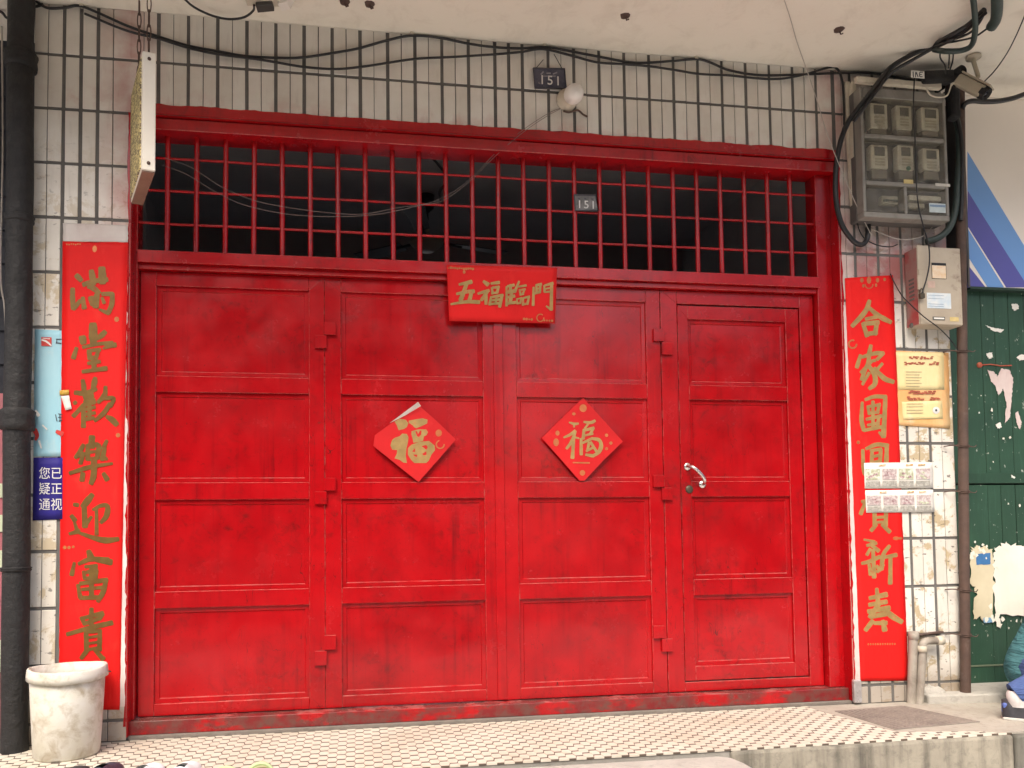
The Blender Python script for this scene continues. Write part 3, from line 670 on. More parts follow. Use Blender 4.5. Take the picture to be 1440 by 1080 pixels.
CHARS_R = [
 ('合', 1180, 380, 6.0, "256,258,26 220,350,38 112,470,30; 240,305,26 330,382,36 434,438,32; 226,412,24 316,394,28; 202,450,28 236,552,34; 208,452,30 330,440,34; 318,444,32 304,538,32; 234,538,30 316,526,30"),
 ('家', 1180, 380, 6.0, "268,636,26 250,722,36; 180,718,24 150,818,32; 196,732,24 300,702,30 374,700,28; 374,700,26 322,752,26; 252,738,28 238,802,30; 245,772,22 304,760,24; 276,768,24 188,862,28; 232,808,26 190,922,30; 246,800,28 298,880,36 302,958,36 256,998,26; 364,788,20 310,850,28; 298,828,26 380,912,38 456,942,32; 252,868,24 198,962,22"),
 ('團', 1180, 540, 6.0, "195,156,22 189,300,32 208,388,30; 222,132,22 300,106,30 394,108,30; 390,108,30 382,300,34 374,442,36; 374,442,28 338,408,18; 212,392,24 300,372,28 370,360,24; 238,192,20 344,174,24; 285,148,24 286,382,26; 243,200,22 256,252,26; 337,183,24 324,242,26; 252,247,22 332,236,24; 232,297,22 354,270,26; 242,347,20 334,330,24; 337,270,24 324,352,24"),
 ('圓', 1180, 540, 6.0, "200,558,24 205,700,30 215,760,28; 228,546,22 320,510,30 410,520,30; 402,518,30 398,660,34 392,790,34; 266,562,22 354,550,26; 278,568,26 274,690,30; 352,554,26 342,690,30; 288,612,20 344,600,24; 285,660,20 340,650,22; 215,765,24 380,745,26"),
 ('賀', 1190, 700, 5.4, "150,20,20 110,122,26; 120,30,22 240,10,22; 215,30,26 215,212,28; 305,28,26 300,212,28; 225,50,18 300,44,20; 222,100,18 298,94,18; 222,150,18 298,145,18; 222,187,18 298,182,18; 228,204,24 190,248,26; 272,204,22 330,258,28"),
 ('新', 1190, 700, 5.4, "136,318,12 215,332,18; 182,350,22 244,402,28; 158,362,20 228,344,24; 120,498,20 180,482,26 254,448,26; 204,398,24 212,602,30; 174,508,22 186,582,26; 182,388,20 158,432,22; 232,518,20 258,552,24; 328,366,22 282,432,28 268,542,28; 286,452,22 380,434,26; 336,448,26 334,648,30; 282,508,20 238,562,22"),
 ('春', 1190, 700, 5.4, "232,692,22 242,802,34; 180,762,26 304,735,34; 176,812,26 304,790,32; 170,864,28 326,836,34; 252,800,30 182,905,34; 286,838,28 340,892,40 420,942,32; 196,902,28 306,880,32; 200,936,30 148,1004,28; 216,952,24 304,950,30; 278,938,28 292,1004,36"),
]
CHARS_B = [
 ('五', 620, 360, 8.0, "212,312,26 345,284,42; 296,298,40 230,482,48; 186,415,26 300,392,36 374,388,38; 352,388,36 328,492,42; 122,528,22 300,502,34 438,506,40"),
 ('福', 620, 360, 8.0, "486,280,30 532,312,40; 426,412,24 545,378,36; 532,388,36 466,482,32; 515,418,30 516,524,36; 572,302,24 658,290,34; 578,350,22 590,412,28; 588,347,24 658,340,28; 652,344,26 640,402,28; 594,407,20 642,400,24; 572,450,24 558,532,28; 578,452,24 704,430,32; 697,434,30 672,556,32; 632,440,22 626,522,26; 580,487,20 672,476,24; 574,527,22 672,516,26"),
 ('臨', 620, 360, 8.0, "745,338,22 750,545,28; 758,332,24 826,320,30; 790,318,30 786,402,36; 766,397,32 834,385,38; 802,398,34 790,512,38; 766,452,26 834,440,32; 756,522,24 854,508,30; 884,280,22 838,394,30; 880,337,18 964,324,24; 893,370,18 906,422,24; 898,375,18 954,365,22; 947,369,20 930,417,22; 898,427,18 938,418,20; 864,470,18 871,522,22; 868,472,16 918,462,20; 913,464,20 904,517,20; 870,522,16 907,515,18; 934,460,20 936,538,24; 938,462,20 1004,445,24; 1000,449,24 984,528,26; 938,532,20 988,522,22"),
 ('門', 620, 360, 8.0, "1050,346,22 1050,540,30; 1078,322,22 1134,310,30; 1080,328,20 1086,402,26; 1126,318,24 1120,392,28; 1084,362,16 1127,350,18; 1062,412,20 1124,395,28; 1168,328,20 1176,392,26; 1176,324,22 1264,300,32; 1178,362,16 1244,350,18; 1178,397,18 1244,390,22; 1252,303,30 1256,590,36; 1256,588,28 1200,552,16"),
]
def characters(parent, chars, y, matr, wf):
    for (ch, ox, oy, sc, tx) in chars:
        brush(MB(), S(tx), ox, oy, sc, y, wf).build('character', matr, parent)

# --- left couplet
cl = thing('couplet_scroll', 'long red paper scroll with gold brush characters, olive for dark reflections, left of the gate', 'scroll', P(130, 1000, YW-0.004), 'couplet scrolls beside the gate')
ragged('torn_backing', lambda t: ((-0.200, 0.085+t*1.985), (-0.0215+0.012*mnoise.noise(Vector((t*21, 2, 2)))+0.007*mnoise.noise(Vector((t*75, 2, 2)))-0.004+(0.0 if t < 0.62 else -0.008), 0.085+t*1.985)), 150, cl, TORN, y=YW-0.0022)
sheet('paper', ((88, 339.5), (180, 340.5), (168.5, 998), (82.5, 998)), YW-0.0035, CPRED, cl, 8, 80, 0.0006, 0.0016, seed=3.0,
      ycurve=lambda a, b: 0.0)
characters(cl, CHARS_L, YW-0.0050, GOLDO, 1.2)
mbx = dotted(MB(), [(133, 350, 3.2, 1.5), (164, 449, 3.4, 1.1), (166, 612, 3.2, 1.0), (91, 770, 2.6, 1), (97, 770, 2.4, 1), (103, 769, 2.0, 1)], YW-0.0049)
for k in range(7): dotted(mbx, [(94+k*3.1, 343.5+0.6*math.sin(k*2), 1.0, 1.1)], YW-0.0049)
mbx.build('ornament', GOLDF, cl)['kind'] = 'stuff'
pw = thing('plastic_scrap', 'crumpled whitish plastic strip stuck above the left scroll', 'plastic', P(134, 339, YW-.003))
sheet('film', ((89, 314), (180, 317), (180.5, 341), (88.5, 340)), YW-0.0015, paper('whitish_film', (0.66, 0.62, 0.58), (0.56, 0.48, 0.45), (0.44, 0.36, 0.33), 1.0), pw, 14, 8, 0.004, 0.004, seed=21)
# --- right couplet
cr = thing('couplet_scroll', 'long red paper scroll with gold brush characters, pale for bright reflections, right of the gate', 'scroll', P(1243, 958, YW-0.004), 'couplet scrolls beside the gate')
ragged('torn_backing', lambda t: ((3.352+0.012*abs(mnoise.noise(Vector((t*17, 5, 2))))+0.006*mnoise.noise(Vector((t*60, 5, 2))), 0.05+t*1.86), (3.50, 0.05+t*1.86)), 150, cr, TORN, y=YW-0.0022)
sheet('paper', ((1188, 391), (1256, 387), (1277.5, 957), (1210, 958)), YW-0.0035, CPRED, cr, 8, 80, 0.0006, 0.0022, seed=9.0)
characters(cr, CHARS_R, YW-0.0050, GOLDP, 1.2)
mbx = MB()
dotted(mbx, [(1212, 394, 2.6, 1.3), (1222, 394, 3.2, 1.6), (1234, 394, 2.4, 1.4), (1244, 393, 2.0, 1.2), (1214, 402, 1.6, 1.6), (1232, 401, 1.6, 1.6), (1207, 622, 2.6, 1)], YW-0.0049)
ringed(mbx, 1199, 484, 5.5, 2.6, YW-0.0051, arc=0.8); ringed(mbx, 1222, 400, 5.5, 1.6, YW-0.0052, arc=0.5)
dotted(mbx, [(1260, 757, 4.5, 0.6), (1266, 757, 3.0, 0.6)], YW-0.0049)
for k in range(12): dotted(mbx, [(1221+k*3.4, 906-k*0.05, 1.1, 1.4)], YW-0.0049)
mbx.build('ornament', GOLDF, cr)['kind'] = 'stuff'
# --- banner over the doors
YB = -0.062
bn = thing('door_banner', 'small red paper banner with four gold characters taped to the transom', 'banner', P(706, 372, YB))
sheet('paper', ((628, 372), (783.5, 376.5), (783, 453), (633, 449.5)), YB, BNRED, bn, 16, 10, 0.0008, 0.0008, seed=1.0, ycurve=lambda a, b: 0.003*b*b*math.sin(a*3.0))
characters(bn, CHARS_B, YB-0.0018, GOLDP, 1.12)
mbx = MB()
for k in range(12): dotted(mbx, [(631+k*3.1, 376.5+random.uniform(-.8, .8)+k*0.1, random.uniform(0.9, 1.9), 1.0)], YB-0.0017)
dotted(mbx, [(653, 382, 2.0, 1.2)], YB-0.0017)
for k in range(12):
    if k not in (4, 5, 6, 7): dotted(mbx, [(739+k*3.6, 446.5+k*0.25, random.uniform(1.0, 2.0), 1.0)], YB-0.0017)
ringed(mbx, 762, 445, 5.0, 1.6, YB-0.0018, arc=0.85)
mbx.build('ornament', GOLDF, bn)['kind'] = 'stuff'
bn.rotation_euler = (0.13, 0, 0)
# --- the two fu diamonds
def flat_poly(mb, pts, ox, oy, sc, y): return mb.add([P(ox+a/sc, oy+b/sc, y) for a, b in pts], [tuple(range(len(pts)))])
def diamond(parent, pts, y, matr, name='paper'):
    q = [P(a, b, y) for a, b in pts]; mb = MB(); mb.prism(q, (0, 0.0012, 0)); return mb.build(name, matr, parent)
YD = -0.0045
d1 = thing('diamond_poster', 'red paper diamond with bold gold character, one edge peeling white, on the second leaf', 'poster', P(588, 678, YD), 'fortune diamonds on the gate')
diamond(d1, [(525, 627), (527, 612), (549, 596), (570, 583), (590, 571), (612, 590), (641, 618), (615, 648), (588.5, 678), (556, 652)], YD, FURED)
fb = MB()
qa, qb, qc, qd = P(548, 595, YD), P(588, 565, YD-0.03), P(592, 571, YD-0.006), P(570, 584, YD-0.004)
fb.add([qa, qb, qc, qd, qa+Vector((0, .001, 0)), qb+Vector((0, .001, 0)), qc+Vector((0, .001, 0)), qd+Vector((0, .001, 0))], [(0, 1, 2, 3), (7, 6, 5, 4), (0, 4, 5, 1), (1, 5, 6, 2), (2, 6, 7, 3), (3, 7, 4, 0)])
fb.build('curled_edge', WHITEP, d1)
def holes_poly(mb, outer, holes, ox, oy, sc, y):      # ink shape with counters
    bm = bmesh.new(); 
    def loop(pp):
        vs = [bm.verts.new(P(ox+a/sc, oy+b/sc, y)) for a, b in pp]
        return [bm.edges.new((vs[i], vs[(i+1) % len(vs)])) for i in range(len(vs))]
    es = loop(outer)
    for h in holes: es += loop(h)
    bmesh.ops.triangle_fill(bm, edges=es, use_beauty=True)
    bm.verts.index_update()
    mb.add([v.co.copy() for v in bm.verts], [tuple(v.index for v in f.verts) for f in bm.faces]); bm.free(); return mb
f1 = MB(); yy = YD-0.0006
flat_poly(f1, [(345,330),(400,300),(470,310),(495,350),(480,390),(450,410),(390,425),(370,370)], 510, 550, 7.713, yy)
flat_poly(f1, [(500,320),(580,305),(650,295),(705,310),(700,350),(650,375),(580,402),(556,392),(540,370),(500,345)], 510, 550, 7.713, yy)
holes_poly(f1, [(530,435),(600,415),(690,415),(710,445),(690,480),(665,490),(655,540),(600,555),(550,560),(540,510),(528,470)], [[(572,438),(586,432),(602,466),(622,428),(638,430),(634,470),(610,498),(590,490)]], 510, 550, 7.713, yy)
flat_poly(f1, [(400,490),(430,460),(480,465),(497,500),(490,560),(475,620),(468,700),(480,780),(440,775),(400,745),(345,730),(370,680),(375,640),(320,635),(300,590),(320,530),(350,505)], 510, 550, 7.713, yy)
holes_poly(f1, [(490,620),(530,580),(620,550),(720,540),(780,590),(785,640),(745,690),(720,750),(690,780),(560,780),(525,745),(490,690)], [[(535,655),(570,620),(566,662)], [(638,596),(690,585),(706,608),(690,636),(665,616)], [(548,688),(592,690),(590,714),(565,706)], [(645,682),(690,652),(692,690),(662,697)]], 510, 550, 7.713, yy)
f1.build('character', GOLDP, d1)
mbx = dotted(MB(), [(617, 609, 4.6, 1.1)], YD-0.0006); ringed(mbx, 619, 625, 5.5, 2.0, YD-0.0008, arc=0.7); mbx.build('ornament', GOLDF, d1)['kind'] = 'stuff'
d2 = thing('diamond_poster', 'red paper diamond with slim gold character lying flat on the third leaf', 'poster', P(819, 676, YD), 'fortune diamonds on the gate')
diamond(d2, [(762, 616), (790, 588), (820, 559.5), (848, 590), (876, 621), (848, 648), (822, 676), (815, 676), (788, 645)], YD, FURED)
brush(MB(), S("392,340,22 445,356,36 488,352,26; 440,358,26 442,388,26; 332,502,24 400,472,38 452,430,36; 456,436,36 420,540,44 362,622,36; 436,515,42 424,722,50; 450,502,26 494,512,22; 550,334,26 620,342,40 668,322,34; 604,346,30 560,402,26; 550,418,36 540,514,44; 566,422,32 654,400,40; 652,404,34 618,462,32; 556,482,26 642,460,34; 518,518,38 520,685,44; 536,562,30 640,512,38; 636,514,34 712,530,46 736,590,50 710,660,50 646,704,40; 644,702,40 572,690,34; 604,556,34 588,642,38; 576,652,28 652,610,32; 622,556,34 684,652,38"), 750, 550, 7.714, YD-0.0004, 0.85).build('character', GOLDP, d2)
mbx = dotted(MB(), [(820, 574, 5.2, 1.05), (819, 665, 4.0, 1.0), (784, 609, 3.0, 1.2), (782, 622, 4.0, 1.4), (853, 612, 2.4, 1), (859, 623, 2.4, 1), (853, 631, 2.2, 1), (807, 582, 2.6, 0.8)], YD-0.0005)
brush(mbx, [[(806, 650.5, 2.0), (829, 651, 2.0)]], 0, 0, 1, YD-0.0012); mbx.build('ornament', GOLDF, d2)['kind'] = 'stuff'

# --- other papers
BLUEP = paper('faded_blue_poster', (0.30, 0.56, 0.66), (0.36, 0.60, 0.68), (0.55, 0.60, 0.58), 0.5)
NAVY = paper('navy_blue_notice', (0.030, 0.022, 0.22), (0.026, 0.020, 0.18), None, 0.1)
INKW = mat('white_ink', (0.80, 0.79, 0.76), None, 0.5, 20, 0); INKK = mat('dark_ink', (0.06, 0.07, 0.09), None, 0.5, 20, 0); INKR = mat('red_ink', (0.60, 0.05, 0.04), None, 0.5, 20, 0)
YP = YW-0.0025
pb_ = thing('wall_poster', 'torn light blue poster on the left pier behind the scroll', 'poster', P(66, 642, YP))
sheet('paper', ((49, 463), (90, 465), (90, 642), (47, 642)), YP, BLUEP, pb_, 5, 24, 0.001, 0.002, seed=5)
lg_ = MB(); q = [(58, 474), (72.5, 474.5), (72.5, 487), (58, 486.5)]; lg_.add([P(a, b, YP-0.0030) for a, b in q], [(0, 1, 2, 3)]); lg_.build('logo', INKR, pb_)
brush(MB(), [[(59, 478, 2.2), (65, 480, 2.6), (72, 486, 1.8)], [(60, 475.6, 1.0), (70, 476.5, 1.0)]], 0, 0, 1, YP-0.0036).build('logo_sweep', INKW, pb_)
brush(MB(), [[(79, 477, 1.2), (86, 477, 1.2)], [(79.5, 482, 1.4), (86, 483, 1.4)], [(80, 478, 1), (79, 483, 1)]], 0, 0, 1, YP-0.0030).build('lettering', INKK, pb_)['kind'] = 'stuff'
brush(MB(), [[(78, 583, 1.2), (80, 592, 1.4)], [(82, 582, 1.2), (87, 583, 1.4)], [(82, 587, 1.2), (87, 587, 1.2)], [(83, 592, 1.4), (87, 591, 1.4)], [(84, 582, 1.0), (84, 593, 1.0)]], 0, 0, 1, YP-0.0032).build('lettering', INKK, pb_)['kind'] = 'stuff'
brush(MB(), [[(49, 605, 7), (52, 612, 6), (50, 618, 4)], [(80, 607, 5), (87, 610, 7)]], 0, 0, 1, YP-0.0032).build('torn_spot', INKR, pb_)['kind'] = 'stuff'
brush(MB(), [[(50, 578, 4), (54, 584, 5)], [(55, 620, 3), (58, 630, 2)], [(60, 598, 2), (66, 604, 2)]], 0, 0, 1, YP-0.0034).build('torn_spot', WHITEP, pb_)['kind'] = 'stuff'
nv = thing('wall_notice', 'navy blue notice with white characters at the left pier edge', 'notice', P(66, 731, YP))
sheet('board', ((47, 643.5), (88, 643.5), (88, 730), (46, 732)), YP-0.0012, NAVY, nv, 4, 8, 0.0003, 0, seed=2)
for k, (tx, v) in enumerate((('您已', 665), ('疑正', 687), ('通视', 709))):
    q = P(71, v, YP-0.0026); text_mesh(tx, 0.054, q, INKW, 'lettering', nv, sx=0.86)
sc1 = thing('paper_scrap', 'small yellow and white paper tab stuck over the left scroll edge', 'paper', P(95, 577, YW-0.012))
sheet('yellow_tab', ((84, 549), (97, 548), (97, 555), (84, 556)), YW-0.0095, mat('yellow_print', (0.70, 0.42, 0.06), None, 0.6, 20, 0.1), sc1, 2, 2, .001, .001)
sheet('white_tab', ((86, 557), (97, 556), (101, 575), (92, 577)), YW-0.0102, WHITEP, sc1, 2, 4, .001, .001)
# yellow poster right
YELP = paper('yellow_poster', (0.74, 0.60, 0.28), (0.78, 0.66, 0.36), (0.80, 0.74, 0.58), 0.6)
yp = thing('wall_poster', 'torn yellow poster with two blocks of red print on the right pier', 'poster', P(1300, 605, YP))
sheet('old_layer', ((1258, 493), (1334, 496), (1336, 603), (1262, 598)), YP, paper('orange_poster_layer', (0.74, 0.36, 0.12), (0.70, 0.48, 0.24), (0.74, 0.62, 0.48), 0.9), yp, 6, 18, .001, .004, seed=11)
sheet('upper_sheet', ((1260, 495), (1327, 496), (1328, 548), (1263, 548)), YP-0.0022, YELP, yp, 6, 8, .0008, .002, seed=12)
sheet('lower_sheet', ((1268, 565), (1325, 563.5), (1326, 589), (1270, 590)), YP-0.0024, YELP, yp, 6, 6, .0008, .001, seed=13)
REDPR = mat('dark_red_print', (0.30, 0.06, 0.04), (0.42, 0.12, 0.06), 0.6, 60, 0); GREYPR = mat('grey_print', (0.46, 0.38, 0.22), (0.36, 0.30, 0.18), 0.6, 60, 0)
mbx = MB(); m2 = MB()
def blots(mb, u0, u1, v, n, s, y):      # heavy characters too blurred to read
    for k in range(n):
        u = u0+(u1-u0)*(k+0.5)/n
        for _ in range(3):
            a, b = u+random.uniform(-s, s)*0.5, v+random.uniform(-s, s)*0.5; brush(mb, [[(a-s*0.4, b, s*0.45), (a+s*0.4, b+random.uniform(-.5, .5), s*0.45)]], 0, 0, 1, y-random.uniform(0, .0004))
blots(mbx, 1279, 1312, 503, 7, 3.2, YP-0.0045); blots(mbx, 1272, 1300, 511, 6, 3.4, YP-0.0045); blots(mbx, 1306, 1320, 511, 3, 3.6, YP-0.0045)
blots(mbx, 1278, 1316, 552, 7, 4.0, YP-0.0045); blots(mbx, 1275, 1300, 560, 5, 3.6, YP-0.0045); blots(mbx, 1309, 1321, 560.5, 3, 3.6, YP-0.0045)
for r, v in enumerate((523, 527, 531, 535, 539, 543)): brush(m2, [[(1274, v, 0.9), (1296-3*(r % 2), v+0.2, 0.9)]], 0, 0, 1, YP-0.0045)
for v in (568, 572, 577, 581): brush(m2, [[(1275, v, 1.0), (1298, v-0.3, 1.0)]], 0, 0, 1, YP-0.0047)
mbx.build('print', REDPR, yp)['kind'] = 'stuff'; m2.build('print', GREYPR, yp)['kind'] = 'stuff'
dotted(MB(), [(1316.5, 577, 5.0, 1.0)], YP-0.0046, 16).build('seal', INKW, yp); dotted(MB(), [(1316.5, 577, 1.6, 1.1)], YP-0.0052, 8).build('seal_mark', INKK, yp)
# advert strips
ads_tones = [mat('print_tone_%s' % n, c, None, 0.6, 90, 0, dirt=d, dirt_amt=(0.45, 0.6), dscale=70) for n, c, d in (('blush', (0.46, 0.36, 0.35), (0.62, 0.56, 0.54)), ('grey', (0.33, 0.32, 0.28), (0.48, 0.46, 0.41)), ('plum', (0.28, 0.16, 0.17), (0.55, 0.42, 0.42)), ('olive', (0.44, 0.46, 0.30), (0.70, 0.70, 0.60)), ('orange', (0.66, 0.34, 0.12), (0.75, 0.65, 0.5)))]
def advert(label, c, y, seed):
    t = thing('advert_strip', label, 'advert', P(c[3][0]+45, c[3][1], y), 'advert strips over the right scroll')
    sheet('paper', c, y, WHITEP, t, 8, 4, .001, .001, seed=seed); rnd = random.Random(seed)
    tl, tr, br, bl = c
    def pt(a, b): return (tl[0]+(tr[0]-tl[0])*a+(bl[0]-tl[0])*b, tl[1]+(tr[1]-tl[1])*a+(bl[1]-tl[1])*b)
    def quad(a0, a1, b0, b1, m_):
        MB().add([P(*pt(a, b), y-0.0034) for a, b in ((a0, b0), (a1, b0), (a1, b1), (a0, b1))], [(0, 1, 2, 3)]).build('picture', m_, t)
    for k in range(4):
        a0 = 0.02+0.245*k; quad(a0, a0+0.21, 0.72, 0.93, ads_tones[1]); quad(a0, a0+0.21, 0.24, 0.66, ads_tones[(k+seed) % 2*3 if seed % 2 else 0])
        m3 = MB()
        for _ in range(3):
            u, v = pt(a0+rnd.uniform(.05, .17), rnd.uniform(.38, .6)); brush(m3, [[(u-2.5, v, 3.0), (u+rnd.uniform(0, 3), v+rnd.uniform(-2, 2), 2.6)]], 0, 0, 1, y-0.0040-rnd.uniform(0, .0006))
        m3.build('picture_detail', ads_tones[2 if k != 3 else 3], t)['kind'] = 'stuff'
    m3 = MB(); 
    for a in (0.22, 0.62, 0.8): u, v = pt(a, .1); brush(m3, [[(u, v, 2.2), (u+9, v-0.6, 2.2)]], 0, 0, 1, y-0.0040)
    m3.build('heading', ads_tones[4], t)['kind'] = 'stuff'
advert('upper white advert strip with small pictures pasted across the right scroll', ((1215, 651), (1311, 650), (1312.5, 686.5), (1216, 687)), YW-0.0074, 1)
advert('lower white advert strip with small pictures pasted across the right scroll', ((1216.5, 689.5), (1312, 688.5), (1314.5, 720), (1218, 721)), YW-0.0078, 2)

# ================================================================== THINGS ON AND BESIDE THE WALL
# --- black rain pipe at the left edge
pt_, pm_, pb2 = P(30, 0, -0.16), P(29, 400, -0.16), P(20, 1079, -0.16)
pl = thing('drain_pipe', 'thick black tarred drain pipe down the left edge', 'pipe', (pb2.x, -0.16, ZF))
body = []
for k in range(61):
    t = k/60; z = ZF-0.05+(3.2-ZF+0.05)*t; x = pb2.x+(pt_.x-pb2.x)*(z-pb2.z)/(pt_.z-pb2.z)
    body.append((x+0.004*mnoise.noise(Vector((z*2, 1, 1))), -0.16+0.004*mnoise.noise(Vector((z*2, 5, 1))), z))
MB().tube(body, [0.0515*(1+0.05*mnoise.noise(Vector((p[2]*5, 9, 2)))) for p in body], 18).build('pipe_body', BLACKP, pl)
def pipe_x(z): return pb2.x+(pt_.x-pb2.x)*(z-pb2.z)/(pt_.z-pb2.z)
for (v0, v1, r) in ((74, 98, 0.064), (303, 314, 0.057), (574, 606, 0.066), (797, 804, 0.058)):
    z1, z0 = P(28, v0, -0.16).z, P(28, v1, -0.16).z
    MB().lathe((pipe_x(z0), -0.16, z0), [(0.05, 0), (r*0.97, 0.004), (r, (z1-z0)*0.3), (r*0.96, (z1-z0)*0.6), (r*1.04, (z1-z0)*0.85), (0.05, z1-z0)], 20).build('collar', BLACKP, pl)
# --- neighbour on the left: pink tiled dado below slats coloured near-black for the unlit shop interior
NPINK = mat('pink_tiled_dado', (0.40, 0.13, 0.15), (0.33, 0.11, 0.13), 0.5, 6, 0.2, dirt=(0.2, 0.08, 0.08)); NGRN = mat('pale_green_tile', (0.52, 0.58, 0.42), (0.45, 0.50, 0.36), 0.4, 6, 0.1)
DARK = mat('painted_shade_black', (0.018, 0.022, 0.035), (0.012, 0.014, 0.022), 0.6, 4, 0.3)
zt = P(5, 553, 0.05).z
nb = thing('neighbour_wall', 'pink tiled low wall of the next shop left of the pipe', 'wall', (-0.9, 0.1, ZF))
MB().box(-3.2, -0.42, 0.05, 0.25, ZF, zt).build('dado', NPINK, nb, bevel=0.004)
for v0, v1 in ((680, 700), (724, 748), (774, 800), (900, 945)):
    for x0 in (-0.545, -0.70, -0.86, -1.02):
        MB().box(x0-0.145, x0, 0.044, 0.0495, P(4, v1, .045).z, P(4, v0, .045).z).build('tile', NGRN, nb, bevel=0.0015)
sh = thing('neighbour_dark_gap', 'near-black slats for the unlit shop interior at the far left above the pink wall', 'backdrop', (-1.5, 0.22, zt))
mb = MB()
for k in range(23):
    z = zt+0.002+k*0.078; mb.box(-3.2, -0.42, 0.20+0.012*(k % 2), 0.25, z, z+0.0775)
mb.build('dark_gap_slats', DARK, sh)['kind'] = 'stuff'
MB().box(-3.2, -0.416, 0.252, 0.6, ZF, ZC-.002).build('backing_wall', DARK, sh)
cable('hanging_wire', [P(2, 0, 0.1), P(4, 200, 0.1), P(1, 380, 0.1), P(7, 440, .1), P(8, 540, 0.1)], 0.004, WIREW, 'thin grey wire hanging in the dark gap at far left', 'wire')
cable('neighbour_cable', [P(-30, 8, -0.03), P(0, 16, -.03), P(10, 25, -0.03), P(22, 20, -.05), P(60, 6, -.115)], 0.006, CABLE, 'short black cable looping from the left behind the pipe')

# --- bucket
bc = PF(86, 1066, ZF); bx, by = bc.x+0.004, -0.256
BUCK = mat('chalky_white_bucket', (0.68, 0.67, 0.62), (0.62, 0.595, 0.49), 0.6, 9, 0.4, 40, 0.002, dirt=(0.40, 0.34, 0.24), dirt_amt=(0.47, 0.70), dscale=16)
bk = thing('paint_bucket', 'grimy white plastic paint bucket by the left pier', 'bucket', (bx, by, ZF))
H = 0.345; r0, r1 = 0.121, 0.139
pf = [(0.001, 0.0), (r0-0.006, 0.0), (r0, 0.006), (r0+(r1-r0)*0.55, H*0.55), (r1-0.003, H*0.865), (r1-0.004, H*0.87), (r1-0.004, H), (r1-0.009, H), (r1-0.010, H*0.87), (r0-0.004, 0.008), (0.001, 0.006)]
o = MB().lathe((bx, by, ZF+0.001), pf, 40); o.build('shell', BUCK, bk)
rim = [(r1-0.003, H*0.872), (r1+0.009, H*0.872), (r1+0.008, H*0.93), (r1+0.006, H*0.985), (r1+0.003, H*1.0), (r1-0.002, H*1.004), (r1-0.0035, H*0.99)]
o = MB().lathe((bx, by, ZF+0.001), rim, 40)
for v in o.v:
    a = math.atan2(v.y-by, v.x-bx); v.z += 0.004*math.sin(a*2+1)+0.003*mnoise.noise(Vector((v.x*20, v.y*20, 1)))
o.build('rim', BUCK, bk)
MB().lathe((bx, by, ZF+0.16), [(0.001, 0), (0.125, 0.0)], 24).build('contents', mat('dirty_water', (0.10, 0.09, 0.07), None, 0.2, 9, 0.1), bk)
hp = [(bx-0.155, by, ZF+H*0.93)]
hp = [(bx+0.157*math.cos(t), by-0.06*math.sin(t)-0.03, ZF+H*0.90-0.10*math.sin(t)) for t in [math.pi*k/12 for k in range(13)]]
hp = [(bx+(r1+0.017)*math.cos(t), by+(r1+0.017)*math.sin(t), ZF+H*0.93-0.02*math.sin(t)) for t in [math.pi*k/14 for k in range(15)]]
MB().tube(hp, 0.0025, 6).build('wire_handle', RUST, bk)

# --- shoes left on the porch
def shoe(name, label, u, v, ztop, L, W, Hh, mu, ms_, ang, group, cat='shoe', slipper=False):
    c = PF(u, v, ZF+Hh*0.55); t = thing(name, label, cat, (c.x, c.y, ZF), group)
    d = Vector((math.sin(ang), math.cos(ang), 0)); e = Vector((d.y, -d.x, 0))*-1
    # outline along the length, heel (0) to toe (1); toe faces the gate
    secs = [(0.0, .55, .70), (0.04, .78, .90), (0.10, .88, 1.0), (.25, .90, .95), (.42, .86, .86), (.58, .95, .62), (.75, 1.0, .58), (.88, .96, .52), (.96, .74, .42), (1.0, .45, .28)]
    mb = MB(); n = 14; base = Vector((c.x, c.y, ZF+0.018)); rings = []
    for (s_, wd, hh) in secs:
        ring = []
        for k in range(n):
            a = math.pi*k/(n-1); ring.append(base+d*(s_-0.86)*L+e*(math.cos(a)*W*0.5*wd)+Vector((0, 0, (max(0.0, math.sin(a))**0.7)*(Hh-0.018)*hh)))
        rings.append(ring)
    vs = [q for r in rings for q in r]; fs = []
    for i in range(len(secs)-1):
        if slipper and i < 4: continue
        for k in range(n-1):
            if not slipper and 2 <= i <= 3 and 5 <= k <= 7: continue      # foot opening
            fs.append((i*n+k, i*n+k+1, (i+1)*n+k+1, (i+1)*n+k))
    if not slipper: fs.append(tuple(range(n)))
    fs.append(tuple(reversed(range((len(secs)-1)*n, len(secs)*n))))
    mb.add(vs, fs, True); mb.build('upper', mu, t)
    sl = MB(); lo = [base+d*(s_-0.86)*L+e*W*0.53*wd-Vector((0, 0, .018)) for s_, wd, _ in secs]; ro = [base+d*(s_-0.86)*L-e*W*0.53*wd-Vector((0, 0, .018)) for s_, wd, _ in secs]
    sl.prism(lo+ro[::-1], (0, 0, 0.019)); sl.build('sole', ms_, t, bevel=0.003)
    if slipper:      # raised strap
        st_ = MB(); q = base-d*(0.22*L); arc = [q+e*(math.cos(a)*W*0.52)+Vector((0, 0, math.sin(a)*(Hh-0.02))) for a in [math.pi*k/12 for k in range(13)]]
        st_.tube(arc, 0.007, 6).build('strap', mu, t)
    return t
SHK = mat('black_suede', (0.030, 0.034, 0.038), (0.020, 0.022, 0.026), 0.7, 30, 0.4); SHW = mat('white_canvas', (0.80, 0.82, 0.84), (0.74, 0.77, 0.80), 0.7, 30, 0.4); SHG = mat('pale_green_rubber', (0.42, 0.52, 0.26), (0.48, 0.56, 0.32), 0.5, 20, 0.2); SHB = mat('navy_leather', (0.040, 0.048, 0.075), (0.03, 0.035, 0.055), 0.5, 30, 0.3); SOLE = mat('off_white_rubber_sole', (0.62, 0.60, 0.55), None, 0.6, 20, 0.2)
